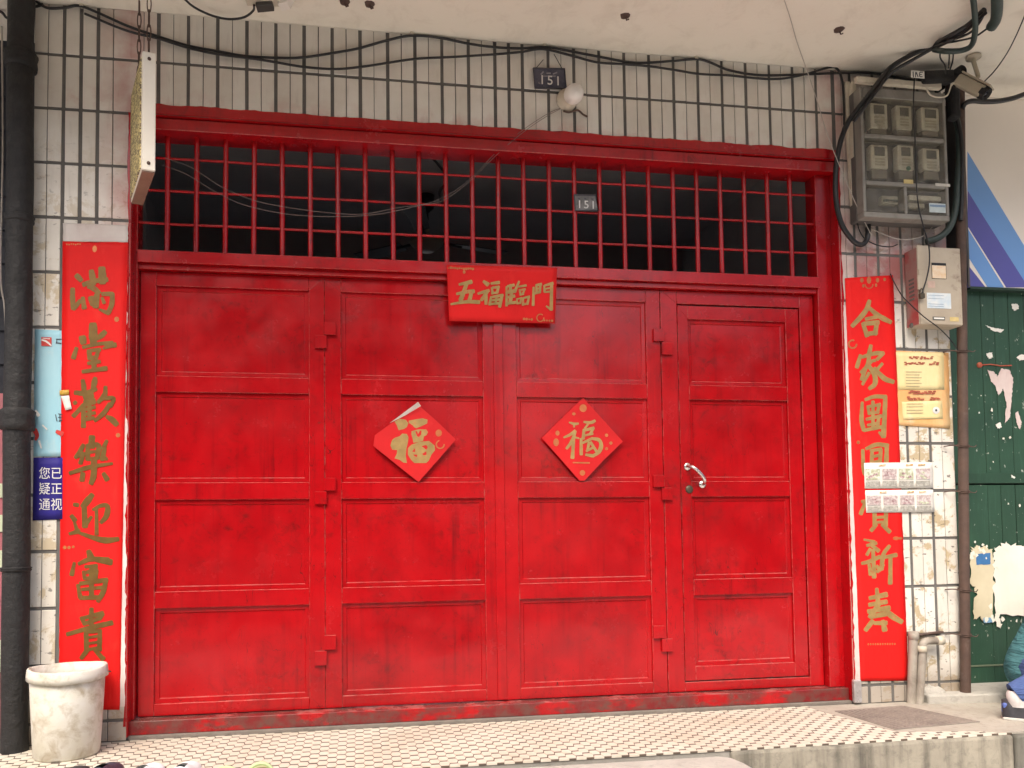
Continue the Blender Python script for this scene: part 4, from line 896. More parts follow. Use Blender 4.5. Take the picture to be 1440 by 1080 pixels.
G_ = 'shoes left along the porch edge'
shoe('shoe', 'black shoe with rounded heel below the bucket, leftmost of the row', 112, 1079, 0, .25, .088, .085, SHK, SOLE, 0.06, G_)
shoe('shoe', 'dark navy shoe beside the black one on the porch', 157, 1074, 0, .25, .092, .095, SHB, SOLE, -0.05, G_)
shoe('shoe', 'white canvas shoe on the porch, left of its pair', 215, 1075, 0, .24, .090, .09, SHW, SOLE, 0.03, G_)
shoe('shoe', 'white canvas shoe on the porch, right of its pair', 266, 1073, 0, .24, .094, .09, SHW, SOLE, -0.03, G_)
shoe('slipper', 'pale green slipper right of the white shoes, lower of its pair', 322, 1083, 0, .24, .085, .06, SHG, SHG, 0.02, G_, 'slipper', True)
shoe('slipper', 'pale green slipper with raised strap, rightmost of the row', 368, 1079, 0, .24, .090, .07, SHG, SHG, -0.04, G_, 'slipper', True)

# --- hanging light-box sign, turned on its chains
ya, yb = -0.50, -0.16
fa, fb_ = P(200.5, 71, ya), P(218, 239, ya)
sgn = thing('hanging_sign', 'narrow white light-box sign hanging edge-on from chains at upper left', 'sign', ((fa.x+fb_.x)/2, (ya+yb)/2, fb_.z))
zt_, zb_ = fa.z, fb_.z
Aw = Vector((fb_.x-fa.x, 0, 0)); bl_ = P(184, 285, yb).x
dv = Vector((bl_-fa.x, yb-ya, 0)); p0 = Vector((fa.x, ya, zb_)); up = Vector((0, 0, zt_-zb_))
wv = Vector((Aw.x*0.97, 0.012, 0))
SGW = mat('white_sign_casing', (0.80, 0.76, 0.66), (0.74, 0.68, 0.56), 0.4, 4, 0.1, dirt=(0.45, 0.32, 0.20), dirt_amt=(0.62, 0.8))
SGB = mat('brown_sign_underside', (0.26, 0.16, 0.11), (0.20, 0.12, 0.085), 0.6, 9, 0.2)
s_ = NT('yellow_woven_sign_face'); nn = s_.noise(26, 3, 0.6, vec=s_.pos((1, 1, 2.6)), dist=2.0)
s_.l(s_.mix(s_.ramp(nn, 0.47, 0.53), (0.78, 0.66, 0.30), (0.11, 0.075, 0.03)), s_.b.inputs['Base Color']); s_.b.inputs['Roughness'].default_value = 0.5
SGY = s_.m
MB().obox(p0+wv*0.5+dv*0.5+up*0.5, wv*0.5, dv*0.5, up*0.5).build('casing', SGW, sgn, bevel=0.003)
fn = dv.cross(Vector((0, 0, 1))).normalized()*-0.004
if fn.x > 0: fn = -fn
MB().obox(p0+dv*0.52+up*0.5+fn*0.5, fn*0.5, dv*0.44, up*0.47).build('sign_face', SGY, sgn)
MB().obox(p0+wv*0.5+dv*0.5-Vector((0, 0, .003)), wv*0.46, dv*0.48, Vector((0, 0, .0025))).build('underside', SGB, sgn)
for f in (0.06, 0.94):
    q = p0+wv*0.5+up*f; MB().lathe((q.x, q.y-0.002, q.z), [(0.0, -0.003), (0.006, -0.003), (0.007, 0.003)], 10, axis=(0, 1, 0)).build('screw', RUST, sgn)
def chain(label, top, bot):
    t = thing('hanging_chain', label, 'chain', bot, 'chains of the hanging sign'); n = 7
    top, bot = Vector(top), Vector(bot); L = (top-bot).length
    for k in range(n):
        c = bot.lerp(top, (k+0.5)/n); hl = L/n*0.5*1.25; q = []
        ax = Vector((1, 0, 0)) if k % 2 else Vector((0, 1, 0))
        for j in range(12):
            a = 2*math.pi*j/12; q.append(c+ax*math.cos(a)*0.0075+Vector((0, 0, 1))*math.sin(a)*hl)
        MB().tube(q+[q[0]], 0.0024, 5, cap=False).build('link', RUST, t)
c1 = p0+wv*0.5+dv*0.05+up; c2 = p0+wv*0.5+dv*0.93+up
chain('short rusty chain holding the front of the hanging sign', (c1.x, c1.y, ZC-0.004), c1)
chain('long rusty chain holding the wall end of the hanging sign', (c2.x, c2.y, ZC-0.004), c2)

# --- number plates
NAVYE = mat('navy_enamel_plate', (0.035, 0.038, 0.075), (0.10, 0.10, 0.13), 0.45, 30, 0.3, dirt=(0.22, 0.20, 0.20), dirt_amt=(0.60, 0.7), dscale=40); PFR = mat('dark_plate_rim', (0.075, 0.07, 0.085), None, 0.5, 20, 0.2)
def plate(label, c, y, tx, size, dz, face, group, tilt=0.0):
    tl, tr, br, bl = [P(a, b, y) for a, b in c]; ctr = (tl+br)/2
    t = thing('number_plate', label, 'plate', (ctr.x, y, bl.z), group)
    MB().prism([tl, tr, br, bl], (0, 0.004, 0)).build('plate', face, t, bevel=0.001)
    rr = [tl, tr, br, bl, tl]; MB().tube([q+Vector((0, -0.001, 0)) for q in rr], 0.0042, 6).build('rim', PFR, t)
    for k, ch in enumerate(tx):
        q = ctr+Vector(((k-(len(tx)-1)/2)*size*0.62, -0.0035, dz)); text_mesh(ch, size, q, INKW, 'digit', t, depth=0.002)
    return t, tl, tr
np1, tl, tr = plate('navy house number plate hung on the tiles above the grille', ((750, 96), (794, 97), (796.5, 125), (752, 124.5)), YW-0.016, '151', 0.062, -0.010, NAVYE, 'house number plates')
brush(MB(), [[(761, 104.5, 2.2), (764, 101, 2.2)], [(769, 103, 2), (774, 103, 2)], [(778, 104, 2), (783, 102, 2)], [(762, 107, 1.6), (781, 107, 1.6)]], 0, 0, 1, YW-0.0172).build('street_name', mat('faded_plate_lettering', (0.30, 0.29, 0.32), None, 0.6, 20, 0), np1)['kind'] = 'stuff'
for (q, a) in ((tl, (764, 84)), (tr, (779, 76))):
    e = P(a[0], a[1], YW-0.008); MB().tube([q+Vector((0.012 if q is tl else -0.012, 0, 0)), e], 0.0018, 5).build('hanger_wire', CABLE, np1)
np2, _, _ = plate('small tarnished number plate wired to the grille bars', ((807.5, 274), (838, 275), (841, 296.5), (809, 296)), -0.034, '151', 0.055, -0.010, mat('tarnished_tin_plate', (0.17, 0.165, 0.16), (0.11, 0.105, 0.10), 0.5, 30, 0.3, metal=0.3, dirt=(0.3, 0.29, 0.28)), 'house number plates')
brush(MB(), [[(813, 279, 1.6), (815, 279, 1.6)], [(822, 279, 1.8), (824, 279.5, 1.8)], [(832, 280, 2), (834, 280, 2)]], 0, 0, 1, -0.0352).build('street_name', PFR, np2)['kind'] = 'stuff'

# --- bulb holder over the grille
lb = P(797, 141, YW-0.001); ball = P(807, 132, YW-0.12)
lamp = thing('wall_lamp', 'white porcelain lamp holder with round bulb above the grille', 'lamp', lb)
ax = (ball-lb).normalized(); PORC = mat('old_porcelain', (0.62, 0.56, 0.46), (0.55, 0.48, 0.38), 0.35, 9, 0.1)
MB().lathe(lb, [(0.001, 0), (0.052, 0), (0.050, 0.018), (0.036, 0.030), (0.033, 0.072), (0.030, 0.080)], 20, axis=ax).build('holder', PORC, lamp)
Lb = (ball-lb).length
MB().lathe(lb, [(0.024, 0.078), (0.034, 0.088), (0.043, 0.105), (0.045, 0.125), (0.040, 0.148), (0.026, 0.164), (0.001, 0.169)], 24, axis=ax).build('bulb', mat('frosted_bulb', (0.80, 0.78, 0.73), (0.76, 0.73, 0.67), 0.3, 4, 0), lamp)
bq = P(790, 160, YW-0.004); MB().tube(smooth_path([P(792, 156, YW-.01), P(800, 158, YW-.012), P(812, 155, YW-.01), P(820, 161, YW-.012), P(826, 164, YW-.006)]), 0.005, 6).build('bracket', RUST, lamp)

# --- cables along the top of the wall
Yc = YW-0.014
CA = [(51, 2), (67, 11), (90, 11), (111, 8), (136, 17), (181, 37), (222, 51), (264, 64), (306, 72), (347, 79), (400, 81.5), (427, 80.5), (465, 75), (504, 68), (543, 57), (579, 50), (618, 53), (657, 61), (693, 66), (732, 68), (764, 66), (787, 69), (839, 79), (892, 88), (942, 86), (978, 83), (998, 87.5), (1025, 98.6), (1067, 105.5), (1120, 105), (1205, 102), (1240, 105), (1285, 113)]
CB = [(119, 19), (178, 43), (222, 54), (264, 67), (306, 76), (360, 83), (388, 87.5), (427, 94), (471, 97), (515, 93), (582, 83), (638, 80), (700, 76), (732, 73), (764, 69), (803, 78), (839, 87.5), (875, 90), (912, 93), (950, 98.6), (984, 104), (1025, 106), (1064, 110), (1095, 111), (1130, 105), (1165, 95), (1176, 96), (1183, 108), (1186, 130), (1187, 175)]
cable('wall_cable', [P(a, b, Yc) for a, b in CA], 0.0058, CABLE, 'upper black cable sagging along the top of the tiled wall', group='cables along the tiled wall')
cable('wall_cable', [P(a, b, Yc-0.004) for a, b in CB], 0.0055, CABLE, 'lower black cable sagging deepest left of the number plate', group='cables along the tiled wall')
for k, (u, v) in enumerate(((115, 8), (579, 48), (766, 64), (979, 82), (1175, 95))):
    q = P(u, v, Yc); o = MB().box(q.x-.008, q.x+.008, YW-0.021, YW-0.0005, q.z-.004, q.z+.010).tube([(q.x, YW-.024, q.z+.008), (q.x, YW, q.z+.008)], 0.003, 6).build('cable_clip', PVC)
    tag(o, ['small cable clip near the top left corner of the wall', 'cable clip where the cable peaks left of the plate', 'cable clip just above the hanging number plate', 'white cable clip right of the lamp', 'cable clip at the right end of the wall cables'][k], 'clip', 'cable clips')
# wires of the lamp, slung in front of the grille
w1 = [(788, 152), (770, 160), (735, 183), (700, 212), (668, 245), (640, 268), (605, 285), (560, 292), (510, 301), (460, 299), (400, 291), (355, 281), (310, 262), (270, 236), (232, 222)]
w2 = [(788, 153), (768, 164), (733, 188), (694, 222), (664, 252), (625, 281), (590, 289), (545, 299), (500, 304), (440, 304), (390, 299), (340, 287), (300, 268), (262, 245), (228, 232)]
cable('lamp_wire', [P(a, b, YW-0.01 if i < 3 else -0.05) for i, (a, b) in enumerate(w1)], 0.0013, WIRED, 'upper of two thin wires slung from the lamp across the grille', 'wire', 'lamp wires')
cable('lamp_wire', [P(a, b, YW-0.012 if i < 3 else -0.056) for i, (a, b) in enumerate(w2)], 0.0012, WIRED, 'lower of two thin wires slung from the lamp across the grille', 'wire', 'lamp wires')
cable('pale_string', [PF(1103, 0, ZC-.01), PF(1112, 28, ZC-.02), P(1121, 60, -0.30), P(1131, 88, -0.22), P(1146, 132, -.2), P(1165, 193, -.18), P(1190, 256, -.17), P(1208, 296, -.16), P(1226, 332, -.13)], 0.0020, WIREW, 'thin pale string hanging from the soffit past the right gate corner', 'string')

# --- soffit: lamp base with cable at top left, hooks
fx = PF(368, 4, ZC-0.03)
sl = thing('soffit_fitting', 'white lamp fitting screwed to the soffit at top left', 'fitting', (fx.x, fx.y, ZC-0.06))
a_, b_ = PF(346, 3, ZC-0.045), PF(396, 10, ZC-0.045)
MB().obox((fx.x+0.02, fx.y-0.03, ZC-0.022), (0.085, -0.008, 0), (0.003, 0.036, 0), (0, 0, 0.020)).build('base', PVC, sl, bevel=0.004)
MB().obox((fx.x+0.015, fx.y-0.010, ZC-0.052), (0.035, -0.004, 0.004), (0.002, 0.022, 0), (0, 0, 0.010)).build('terminal', mat('dark_terminal', (0.06, 0.055, 0.05), None, 0.6, 9, 0), sl, bevel=0.002)
MB().obox((fx.x+0.105, fx.y-0.02, ZC-0.030), (0.020, -0.010, 0), (0.006, 0.03, 0.004), (0.01, 0, 0.022)).build('cover', WHITEP, sl, bevel=0.002)
cable('fitting_cable', [PF(258, -3, ZC-0.02), PF(270, 8, ZC-0.03), P(286, 17, -0.19), P(305, 24, -0.16), P(325, 27, -0.16), P(344, 24, -0.19), PF(356, 15, ZC-.04), (fx.x-0.03, fx.y-0.01, ZC-0.05)], 0.0050, CABLE, 'black cable looping below the soffit at top left')
for k, (u, v) in enumerate(((485, 4), (520, 7), (879, 23), (1180, 43))):
    q = PF(u, v, ZC-0.004); mbk = MB().lathe((q.x, q.y, q.z+.006), [(0.024, 0), (0.022, -0.006), (0.010, -0.010), (0.001, -0.011)], 9)
    for vv in mbk.v: vv.x += 0.008*mnoise.noise(vv*60); vv.y *= 1.0
    mbk.tube([(q.x, q.y, q.z), (q.x+.006, q.y-.004, q.z-.020), (q.x+.016, q.y-.004, q.z-.014)], 0.0035, 5)
    tag(mbk.build('ceiling_hook', RUST), ['rusty hook stub in the soffit, leftmost', 'rusty hook stub in the soffit, second from left', 'rusty hook stub in the middle of the soffit', 'rusty hook stub in the soffit near the string'][k], 'hook', 'hook stubs in the soffit')

# ================================================================== RIGHT PIER FITTINGS
BOXG = mat('grimy_grey_meter_box', (0.27, 0.255, 0.225), (0.20, 0.19, 0.165), 0.6, 7, 0.3, 40, 0.002, dirt=(0.13, 0.115, 0.10), dirt_amt=(0.5, 0.75))
METW = mat('yellowed_meter_case', (0.80, 0.78, 0.72), (0.72, 0.69, 0.62), 0.5, 8, 0.1, dirt=(0.24, 0.21, 0.17)); METG = mat('grey_display', (0.15, 0.15, 0.135), None, 0.25, 9, 0); METL = mat('meter_label', (0.56, 0.54, 0.48), (0.46, 0.44, 0.38), 0.6, 80, 0)
yf = YW-0.115
tlm, brm = P(1209, 121, yf), P(1336, 311, yf)
mbx_ = thing('meter_box', 'grey cabinet holding six electricity meters on the right pier', 'meter box', ((tlm.x+brm.x)/2, -0.16, brm.z))
X0, X1, Z0, Z1 = tlm.x, brm.x, brm.z, tlm.z
MB().box(X0, X1, yf+0.055, YW-0.003, Z0, Z1).build('back', mat('dark_meter_backboard', (0.12, 0.11, 0.10), None, 0.7, 7, 0.2), mbx_, bevel=0.004)
def fr(x0, x1, z0, z1, nm='frame_bar', y0=yf, y1=yf+0.0545): MB().box(x0, x1, y0, y1, z0, z1).build(nm, BOXG, mbx_, bevel=0.003)
fr(X0, X0+0.016, Z0+0.027, Z1); fr(X1-0.016, X1, Z0+0.027, Z1); fr(X0, X1, Z0, Z0+0.026); fr(X0+0.0165, X1-0.0165, Z1-0.050, Z1-0.001)
def MQ(x, y): return P(1190+x/4.694, 100+y/4.694, yf+0.02)
for yy_ in (448, 755): z = MQ(300, yy_).z; fr(X0+0.0165, X1-0.0165, z-0.010, z+0.010)
xm = MQ(377, 850).x; fr(xm-0.008, xm+0.008, Z0+0.027, MQ(300, 765).z-0.003)
def meter(label, x0, x1, y0, y1, y2, grp):
    a, b, c = MQ(x0, y0), MQ(x1, y1), MQ(x1, y2); xa, xb = a.x, b.x; yq = yf+0.012
    t = MB().box(xa, xb, yq, yf+0.054, b.z, a.z).build('meter', METW, mbx_, bevel=0.006, segs=2); t['label'] = label
    MB().box(xa+0.018, xb-0.018, yq-0.0035, yq+0.001, a.z-0.056, a.z-0.012).build('display', METG, t, bevel=0.002)
    for k in range(3): MB().box(xa+0.020, xb-0.020, yq-0.0022, yq+0.001, a.z-0.076-0.014*k, a.z-0.068-0.014*k).build('nameplate', METL, t)
    MB().box(xa+0.004, xb-0.004, yq+0.006, yf+0.054, c.z, b.z-0.001).build('terminal_cover', mat('clouded_cover', (0.28, 0.26, 0.225), (0.22, 0.20, 0.175), 0.35, 20, 0.1) if 'clouded_cover' not in bpy.data.materials else bpy.data.materials['clouded_cover'], t, bevel=0.003)
for lab, q in zip(('upper left meter', 'upper middle meter', 'upper right meter', 'lower left meter', 'lower middle meter with green seal', 'lower right meter'),
        ((150, 270, 212, 385, 432), (322, 430, 228, 395, 432), (487, 610, 240, 400, 436), (155, 272, 487, 650, 715), (332, 442, 490, 660, 722), (498, 613, 510, 665, 722))): meter(lab, *q, None)
q = MQ(402, 648); MB().lathe((q.x, yf+0.010, q.z), [(0.0, -0.003), (0.011, -0.003), (0.012, 0.002)], 8, axis=(0, 1, 0)).build('green_seal', mat('green_wax_seal', (0.03, 0.20, 0.13), None, 0.5, 20, 0), mbx_)
for (x0, x1, y0, y1, m_) in ((235, 345, 820, 880, METL), (415, 630, 815, 860, METW), (415, 520, 868, 905, METL)):
    a, b = MQ(x0, y0), MQ(x1, y1); MB().box(a.x, b.x, yf+0.020, yf+0.054, b.z, a.z).build('breaker', m_, mbx_, bevel=0.003)
a, b = MQ(240, 848), MQ(340, 866)
for k in range(6): xx = a.x+(b.x-a.x)*(k+0.5)/6; MB().box(xx-0.004, xx+0.004, yf+0.012, yf+0.0205, b.z, a.z).build('breaker_switch', METG, mbx_)
for (x0, x1, y0, y1, m_) in ((360, 422, 727, 757, mat('yellow_sticker', (0.66, 0.52, 0.22), None, 0.6, 40, 0)), (568, 665, 752, 775, METL), (527, 636, 882, 948, mat('pale_blue_sticker', (0.52, 0.60, 0.60), None, 0.6, 40, 0))):
    a, b = MQ(x0, y0), MQ(x1, y1); MB().box(a.x, b.x, yf-0.0025, yf-0.0005, b.z, a.z).build('sticker', m_, mbx_)
a, b = MQ(527, 892), MQ(636, 912); MB().box(a.x+.003, b.x-.003, yf-0.0032, yf-0.0026, b.z, a.z).build('sticker_print', mat('blue_sticker_print', (0.20, 0.30, 0.42), None, 0.6, 60, 0), mbx_)
# dusty clear cover
s_ = NT('dusty_clear_cover'); tr_ = s_.n('ShaderNodeBsdfTransparent'); tr_.inputs[0].default_value = (0.86, 0.85, 0.80, 1); mx = s_.n('ShaderNodeMixShader')
s_.b.inputs['Base Color'].default_value = (0.52, 0.49, 0.44, 1); s_.b.inputs['Roughness'].default_value = 0.25
s_.l(s_.ramp(s_.noise(14, 6, 0.7), 0.35, 0.75, (0.03,)*3+(1,), (0.22,)*3+(1,)), mx.inputs[0]); s_.l(tr_.outputs[0], mx.inputs[1]); s_.l(s_.b.outputs[0], mx.inputs[2]); s_.l(mx.outputs[0], s_.t.nodes['Material Output'].inputs[0])
GLASS = s_.m
for (za, zb) in ((MQ(0, 755).z+.011, MQ(0, 448).z-.011), (MQ(0, 448).z+.011, Z1-.051)): MB().box(X0+.017, X1-.017, yf+.003, yf+.006, za, zb).build('clear_cover', GLASS, mbx_)
for (xa, xb) in ((X0+.017, xm-.009), (xm+.009, X1-.017)): MB().box(xa, xb, yf+.003, yf+.006, Z0+.027, MQ(0, 755).z-.011).build('clear_cover', GLASS, mbx_)
# cable trunking round the meter box
def trunk(label, a, b, w, y=YW-0.02, horizontal=False):
    pa, pb_2 = P(*a, y), P(*b, y); d = (pb_2-pa); e = Vector((0, 0, 1)) if horizontal else Vector((1, 0, 0))
    o = MB().obox((pa+pb_2)/2, d*0.5, e*w*0.5, Vector((0, 0.012, 0))).build('cable_trunking', PVC, bevel=0.002); tag(o, label, 'trunking', 'cable trunking round the meter box')
trunk('long yellowed trunking strip left of the meter box', (1190, 116), (1201, 304), 0.026, YW-0.016)
trunk('short yellowed trunking strip close to the meter box', (1199, 116), (1200.5, 222), 0.022, YW-0.040)
trunk('level yellowed trunking strip above the meter box', (1203, 112.5), (1322, 122.5), 0.028, yf-0.012, True)
# slots above the meters
# --- lower steel box
YF2 = YW-0.098
tl2, br2 = P(1290, 346, YF2), P(1354.5, 458, YF2)
eb = thing('steel_box', 'beige steel electric box with window and stickers under the meters', 'electric box', ((tl2.x+br2.x)/2, -0.15, br2.z))
EBM = mat('beige_steel_box', (0.46, 0.40, 0.31), (0.38, 0.32, 0.24), 0.5, 7, 0.25, 40, 0.002, dirt=(0.15, 0.10, 0.07), dirt_amt=(0.60, 0.76), dscale=8)
s_ = NT('oversprayed_box_side'); s_.l(s_.mix(s_.ramp(s_.noise(9, 5), 0.35, 0.6), (0.36, 0.055, 0.055), (0.30, 0.17, 0.15)), s_.b.inputs['Base Color']); s_.b.inputs['Roughness'].default_value = 0.55
EBS = s_.m
x0, x1, z0, z1 = tl2.x, br2.x, br2.z, tl2.z
MB().box(x0, x1, YF2+0.004, YW-0.003, z0, z1).build('case', EBM, eb, bevel=0.004)
MB().box(x0-0.002, x0-0.0002, YF2+0.008, YW-0.006, z0+0.004, z1-0.004).build('side_panel', EBS, eb)
MB().box(x0+0.002, x1-0.002, YF2-0.001, YF2+0.0035, z0+0.003, z1-0.003).build('door', EBM, eb, bevel=0.0015)
def EQ(x, y): return P(1250+x/7.2, 330+y/7.2, YF2)
for k in range(6):
    z = EQ(0, 415+k*40).z; MB().box(x0-0.0042, x0-0.0018, YF2+0.030, YF2+0.066, z-0.006, z+0.003).build('vent_slot', METG, eb)
q = EQ(190, 885); MB().lathe((x0-0.003, YF2+0.06, q.z), [(0.0, -0.002), (0.012, -0.002), (0.014, 0.002)], 12, axis=(1, 0, 0)).build('knockout', METG, eb)
a, b = EQ(428, 285), EQ(580, 452); MB().box(a.x, b.x, YF2-0.0030, YF2-0.0012, b.z, a.z).build('window_recess', mat('window_black', (0.012, 0.012, 0.012), None, 0.4, 9, 0), eb)
a2 = EQ(428, 312); MB().box(a.x+.001, b.x-.003, YF2-0.0042, YF2-0.0031, b.z+.002, a2.z).build('window_card', mat('cream_card', (0.70, 0.48, 0.26), (0.74, 0.66, 0.54), 0.5, 25, 0), eb)
a, b = EQ(380, 588), EQ(628, 752); MB().box(a.x, b.x, YF2-0.0026, YF2-0.0012, b.z, a.z).build('sticker', mat('blue_white_sticker', (0.50, 0.62, 0.70), (0.74, 0.76, 0.74), 0.5, 30, 0), eb)
for yy_ in (612, 645, 700, 722): a, b = EQ(395, yy_), EQ(550, yy_+9); MB().box(a.x, b.x, YF2-0.0033, YF2-0.0027, b.z, a.z).build('sticker_line', bpy.data.materials['blue_sticker_print'], eb)
a, b = EQ(440, 830), EQ(565, 868); MB().box(a.x, b.x, YF2-0.0028, YF2-0.0012, b.z, a.z).build('label_plate', METG, eb); a, b = EQ(452, 840), EQ(555, 858); MB().box(a.x, b.x, YF2-0.0036, YF2-0.0029, b.z, a.z).build('label_face', METW, eb)
a, b = EQ(615, 835), EQ(705, 880); MB().box(a.x, b.x, YF2-0.0026, YF2-0.0012, b.z, a.z).build('sticker', bpy.data.materials['yellow_sticker'], eb)
a, b = EQ(390, 470), EQ(465, 540); MB().box(a.x, b.x, YF2-0.0026, YF2-0.0012, b.z, a.z).build('sticker', mat('faded_pink_sticker', (0.58, 0.42, 0.34), None, 0.6, 30, 0), eb)
a, b = EQ(282, 108), EQ(415, 358); MB().box(a.x, b.x, YF2-0.0024, YF2-0.0012, b.z, a.z).build('hatch', EBM, eb, bevel=0.001)
q = EQ(312, 625); pk = MB().box(q.x-.013, q.x+.013, YF2-0.022, YF2-0.006, q.z-.014, q.z+.010); pk.tube([(q.x-.009, YF2-.014, q.z+.010), (q.x-.009, YF2-.014, q.z+.028), (q.x, YF2-.014, q.z+.036), (q.x+.009, YF2-.014, q.z+.028), (q.x+.009, YF2-.014, q.z+.010)], 0.003, 6)
tag(pk.build('padlock', BRASS, bevel=0.002), 'small brass padlock hanging on the beige steel box', 'padlock')
MB().obox(EQ(298, 490)+Vector((0, -.006, 0)), (0.010, 0, 0), (0, 0.005, 0), (0, 0, 0.036)).build('hasp', EBM, eb, bevel=0.002)
# --- right brown pipe with wire ties
q0, q1 = P(1352, 468, YW-0.03), P(1357, 976, YW-0.03)
rp = thing('iron_pipe', 'rusty brown iron pipe at the right edge of the pier', 'pipe', (q1.x, YW-0.03, ZF))
def rpx(z): return q1.x+(q0.x-q1.x)*(z-q1.z)/(q0.z-q1.z)
MB().tube([(rpx(z), YW-0.034, z) for z in (ZF, 0.5, 1.0, 1.6, 2.2, ZC-.002)], 0.0235, 14).build('pipe_body', RUST, rp)
for v in (495, 628, 692, 830, 893):
    z = P(1350, v, YW-0.03).z; x = rpx(z); r = 0.027; t = MB()
    for k in range(2): t.tube([(x+r*math.cos(a), YW-0.034+r*math.sin(a), z+0.008*k+0.006*math.sin(a)) for a in [2*math.pi*j/14 for j in range(15)]], 0.0026, 5)
    t.tube(smooth_path([(x-r, YW-.045, z), (x-.06, YW-.03, z+.006), (x-.085, YW-.004, z+.002)], 4), 0.0032, 5); t.tube(smooth_path([(x+.01, YW-.062, z), (x+.035, YW-.066, z-.006), (x+.05, YW-.062, z+.004)], 4), 0.0022, 5)
    t.build('wire_tie', RUST, rp)
# --- low plastic pipes at the foot of the right pier
def LQ(x, y, yy=YW-0.03): return P(1140+x/3.857, 800+y/3.857, yy)
a, b = LQ(558, 350), LQ(545, 710)
w_ = thing('waste_pipe', 'grey plastic waste pipe rising from the porch beside the right scroll', 'pipe', (b.x, YW-.03, ZF), 'waste pipes at the pier foot')
MB().tube([(b.x, YW-.03, ZF), (a.x, YW-.03, a.z)], 0.021, 12).build('pipe_body', PVCG, w_)
MB().lathe((a.x, YW-.03, a.z-.03), [(0.021, 0), (0.025, 0.002), (0.025, 0.038), (0.020, 0.040), (0.001, 0.040)], 14).build('socket', PVCG, w_)
a, b, c = LQ(605, 395, YW-0.05), LQ(588, 712, YW-0.05), LQ(712, 385, YW-0.05)
w_ = thing('waste_pipe', 'pale elbowed plastic waste pipe turning right at the pier foot', 'pipe', (b.x, YW-.05, ZF), 'waste pipes at the pier foot')
MB().tube(smooth_path([(b.x, YW-.05, ZF), (a.x, YW-.05, a.z-.05), (a.x+.002, YW-.05, a.z-.014), (a.x+.022, YW-.05, a.z+.002), (a.x+.06, YW-.05, a.z+.003), (c.x, YW-.05, a.z+.003)], 5), 0.0185, 12).build('pipe_body', PVCG, w_)
MB().lathe((a.x-.002, YW-.05, a.z-.05), [(0.0185, 0), (0.0225, 0.002), (0.0225, 0.028), (0.0185, 0.03)], 14).build('socket', PVC, w_)
MB().lathe((c.x-.03, YW-.05, a.z+.003), [(0.0185, 0), (0.0225, 0.002), (0.0225, 0.034), (0.001, 0.034)], 14, axis=(1, 0, 0)).build('cap', PVC, w_)
br_ = MB().obox(LQ(640, 350, YW-0.012), (0.075, 0, 0.006), (0, 0.012, 0), (0, 0, 0.004)); tag(br_.build('wall_bracket', RUST, bevel=0.001), 'thin rusty bracket bar above the waste pipes', 'bracket')
br_ = MB()
for k in range(6):
    q = P(1301+6*(k % 4), 968+(k//4)*9, YW-.008); br_.lathe((q.x, q.y, q.z-.03), [(0.03, -0.01), (0.034, 0.01), (0.024, 0.035), (0.001, 0.045)], 7)
for vv in br_.v: vv += Vector((mnoise.noise(vv*30), 0.2*mnoise.noise(vv*31), mnoise.noise(vv*29)))*0.018
tag(br_.build('broken_plaster', CONCL), 'crumbled plaster patch at the foot of the right pier', 'plaster')['kind'] = 'stuff'

# --- heavy cables at the upper right
main = [PF(1384, 14, ZC-.03), PF(1362, 35, ZC-.035), PF(1332, 53, ZC-.04), P(1312, 63, -0.34), P(1280, 78, -0.29), P(1255, 93, -.26), P(1242, 107, -.25), P(1220, 136, -.245), P(1197, 165, -.20), P(1186, 187, -.17), P(1179, 212, -.15), P(1175, 246, -.145), P(1176, 284, -.145), P(1184, 316, -.14), P(1199, 338, -.135), P(1211, 344, -.13), P(1219, 337, -.125), P(1221, 320, -.12), P(1222, 300, -.12)]
cable('supply_cable', main, 0.0125, CABLE, 'thickest black supply cable sweeping from the soffit down beside the gate', group='supply cables at the meter box', n=10)
cable('supply_cable', [PF(1386, 18, ZC-.05), PF(1356, 45, ZC-.05), PF(1330, 60, ZC-.06), P(1312, 68, -0.36), P(1280, 86, -0.31), P(1256, 100, -.28), P(1244, 113, -.26), P(1222, 142, -.255), P(1200, 171, -.21)], 0.0085, CABLE, 'second black supply cable running just under the thickest one', group='supply cables at the meter box')
cable('supply_cable', [PF(1368, -6, ZC-.05), PF(1371, 22, ZC-.06), PF(1371, 46, ZC-.08), PF(1366, 64, ZC-.09), PF(1352, 71, ZC-.09), PF(1330, 72, ZC-.09), P(1314, 70, -.36)], 0.0125, HOSE, 'green black cable bending in a hook below the soffit', group='supply cables at the meter box', n=10)
cable('supply_cable', [PF(1384, 20, ZC-.04), PF(1376, 34, ZC-.06), PF(1364, 46, ZC-.07), PF(1345, 54, ZC-.07), P(1325, 58, -.37)], 0.0055, CABLE, 'thin black branch cable under the soffit bundle', group='supply cables at the meter box')
cable('supply_cable', [PF(1391, 38, ZC-.05), PF(1383, 44, ZC-.07), PF(1370, 52, ZC-.08), PF(1350, 57, ZC-.09), P(1328, 61, -.38)], 0.0045, CABLE, 'thinnest black branch cable ending at the green hose', group='supply cables at the meter box')
cable('green_hose', [PF(1402, -8, ZC-.04), PF(1402, 14, ZC-.05), PF(1400, 28, ZC-.055), PF(1394, 38, ZC-.06)], 0.023, HOSE, 'stub of thick green hose hanging from the soffit at upper right', 'hose', n=12)
cable('green_hose', [P(1331, 128, -.18), P(1338, 150, -.17), P(1347, 178, -.15), P(1349, 220, -.15), P(1346, 262, -.15), P(1344, 292, -.15), P(1336, 318, -.15), P(1322, 333, -.145), P(1303, 340, -.13)], 0.0165, HOSE, 'long green hose curving down the right side of the meter box', 'hose', n=12)
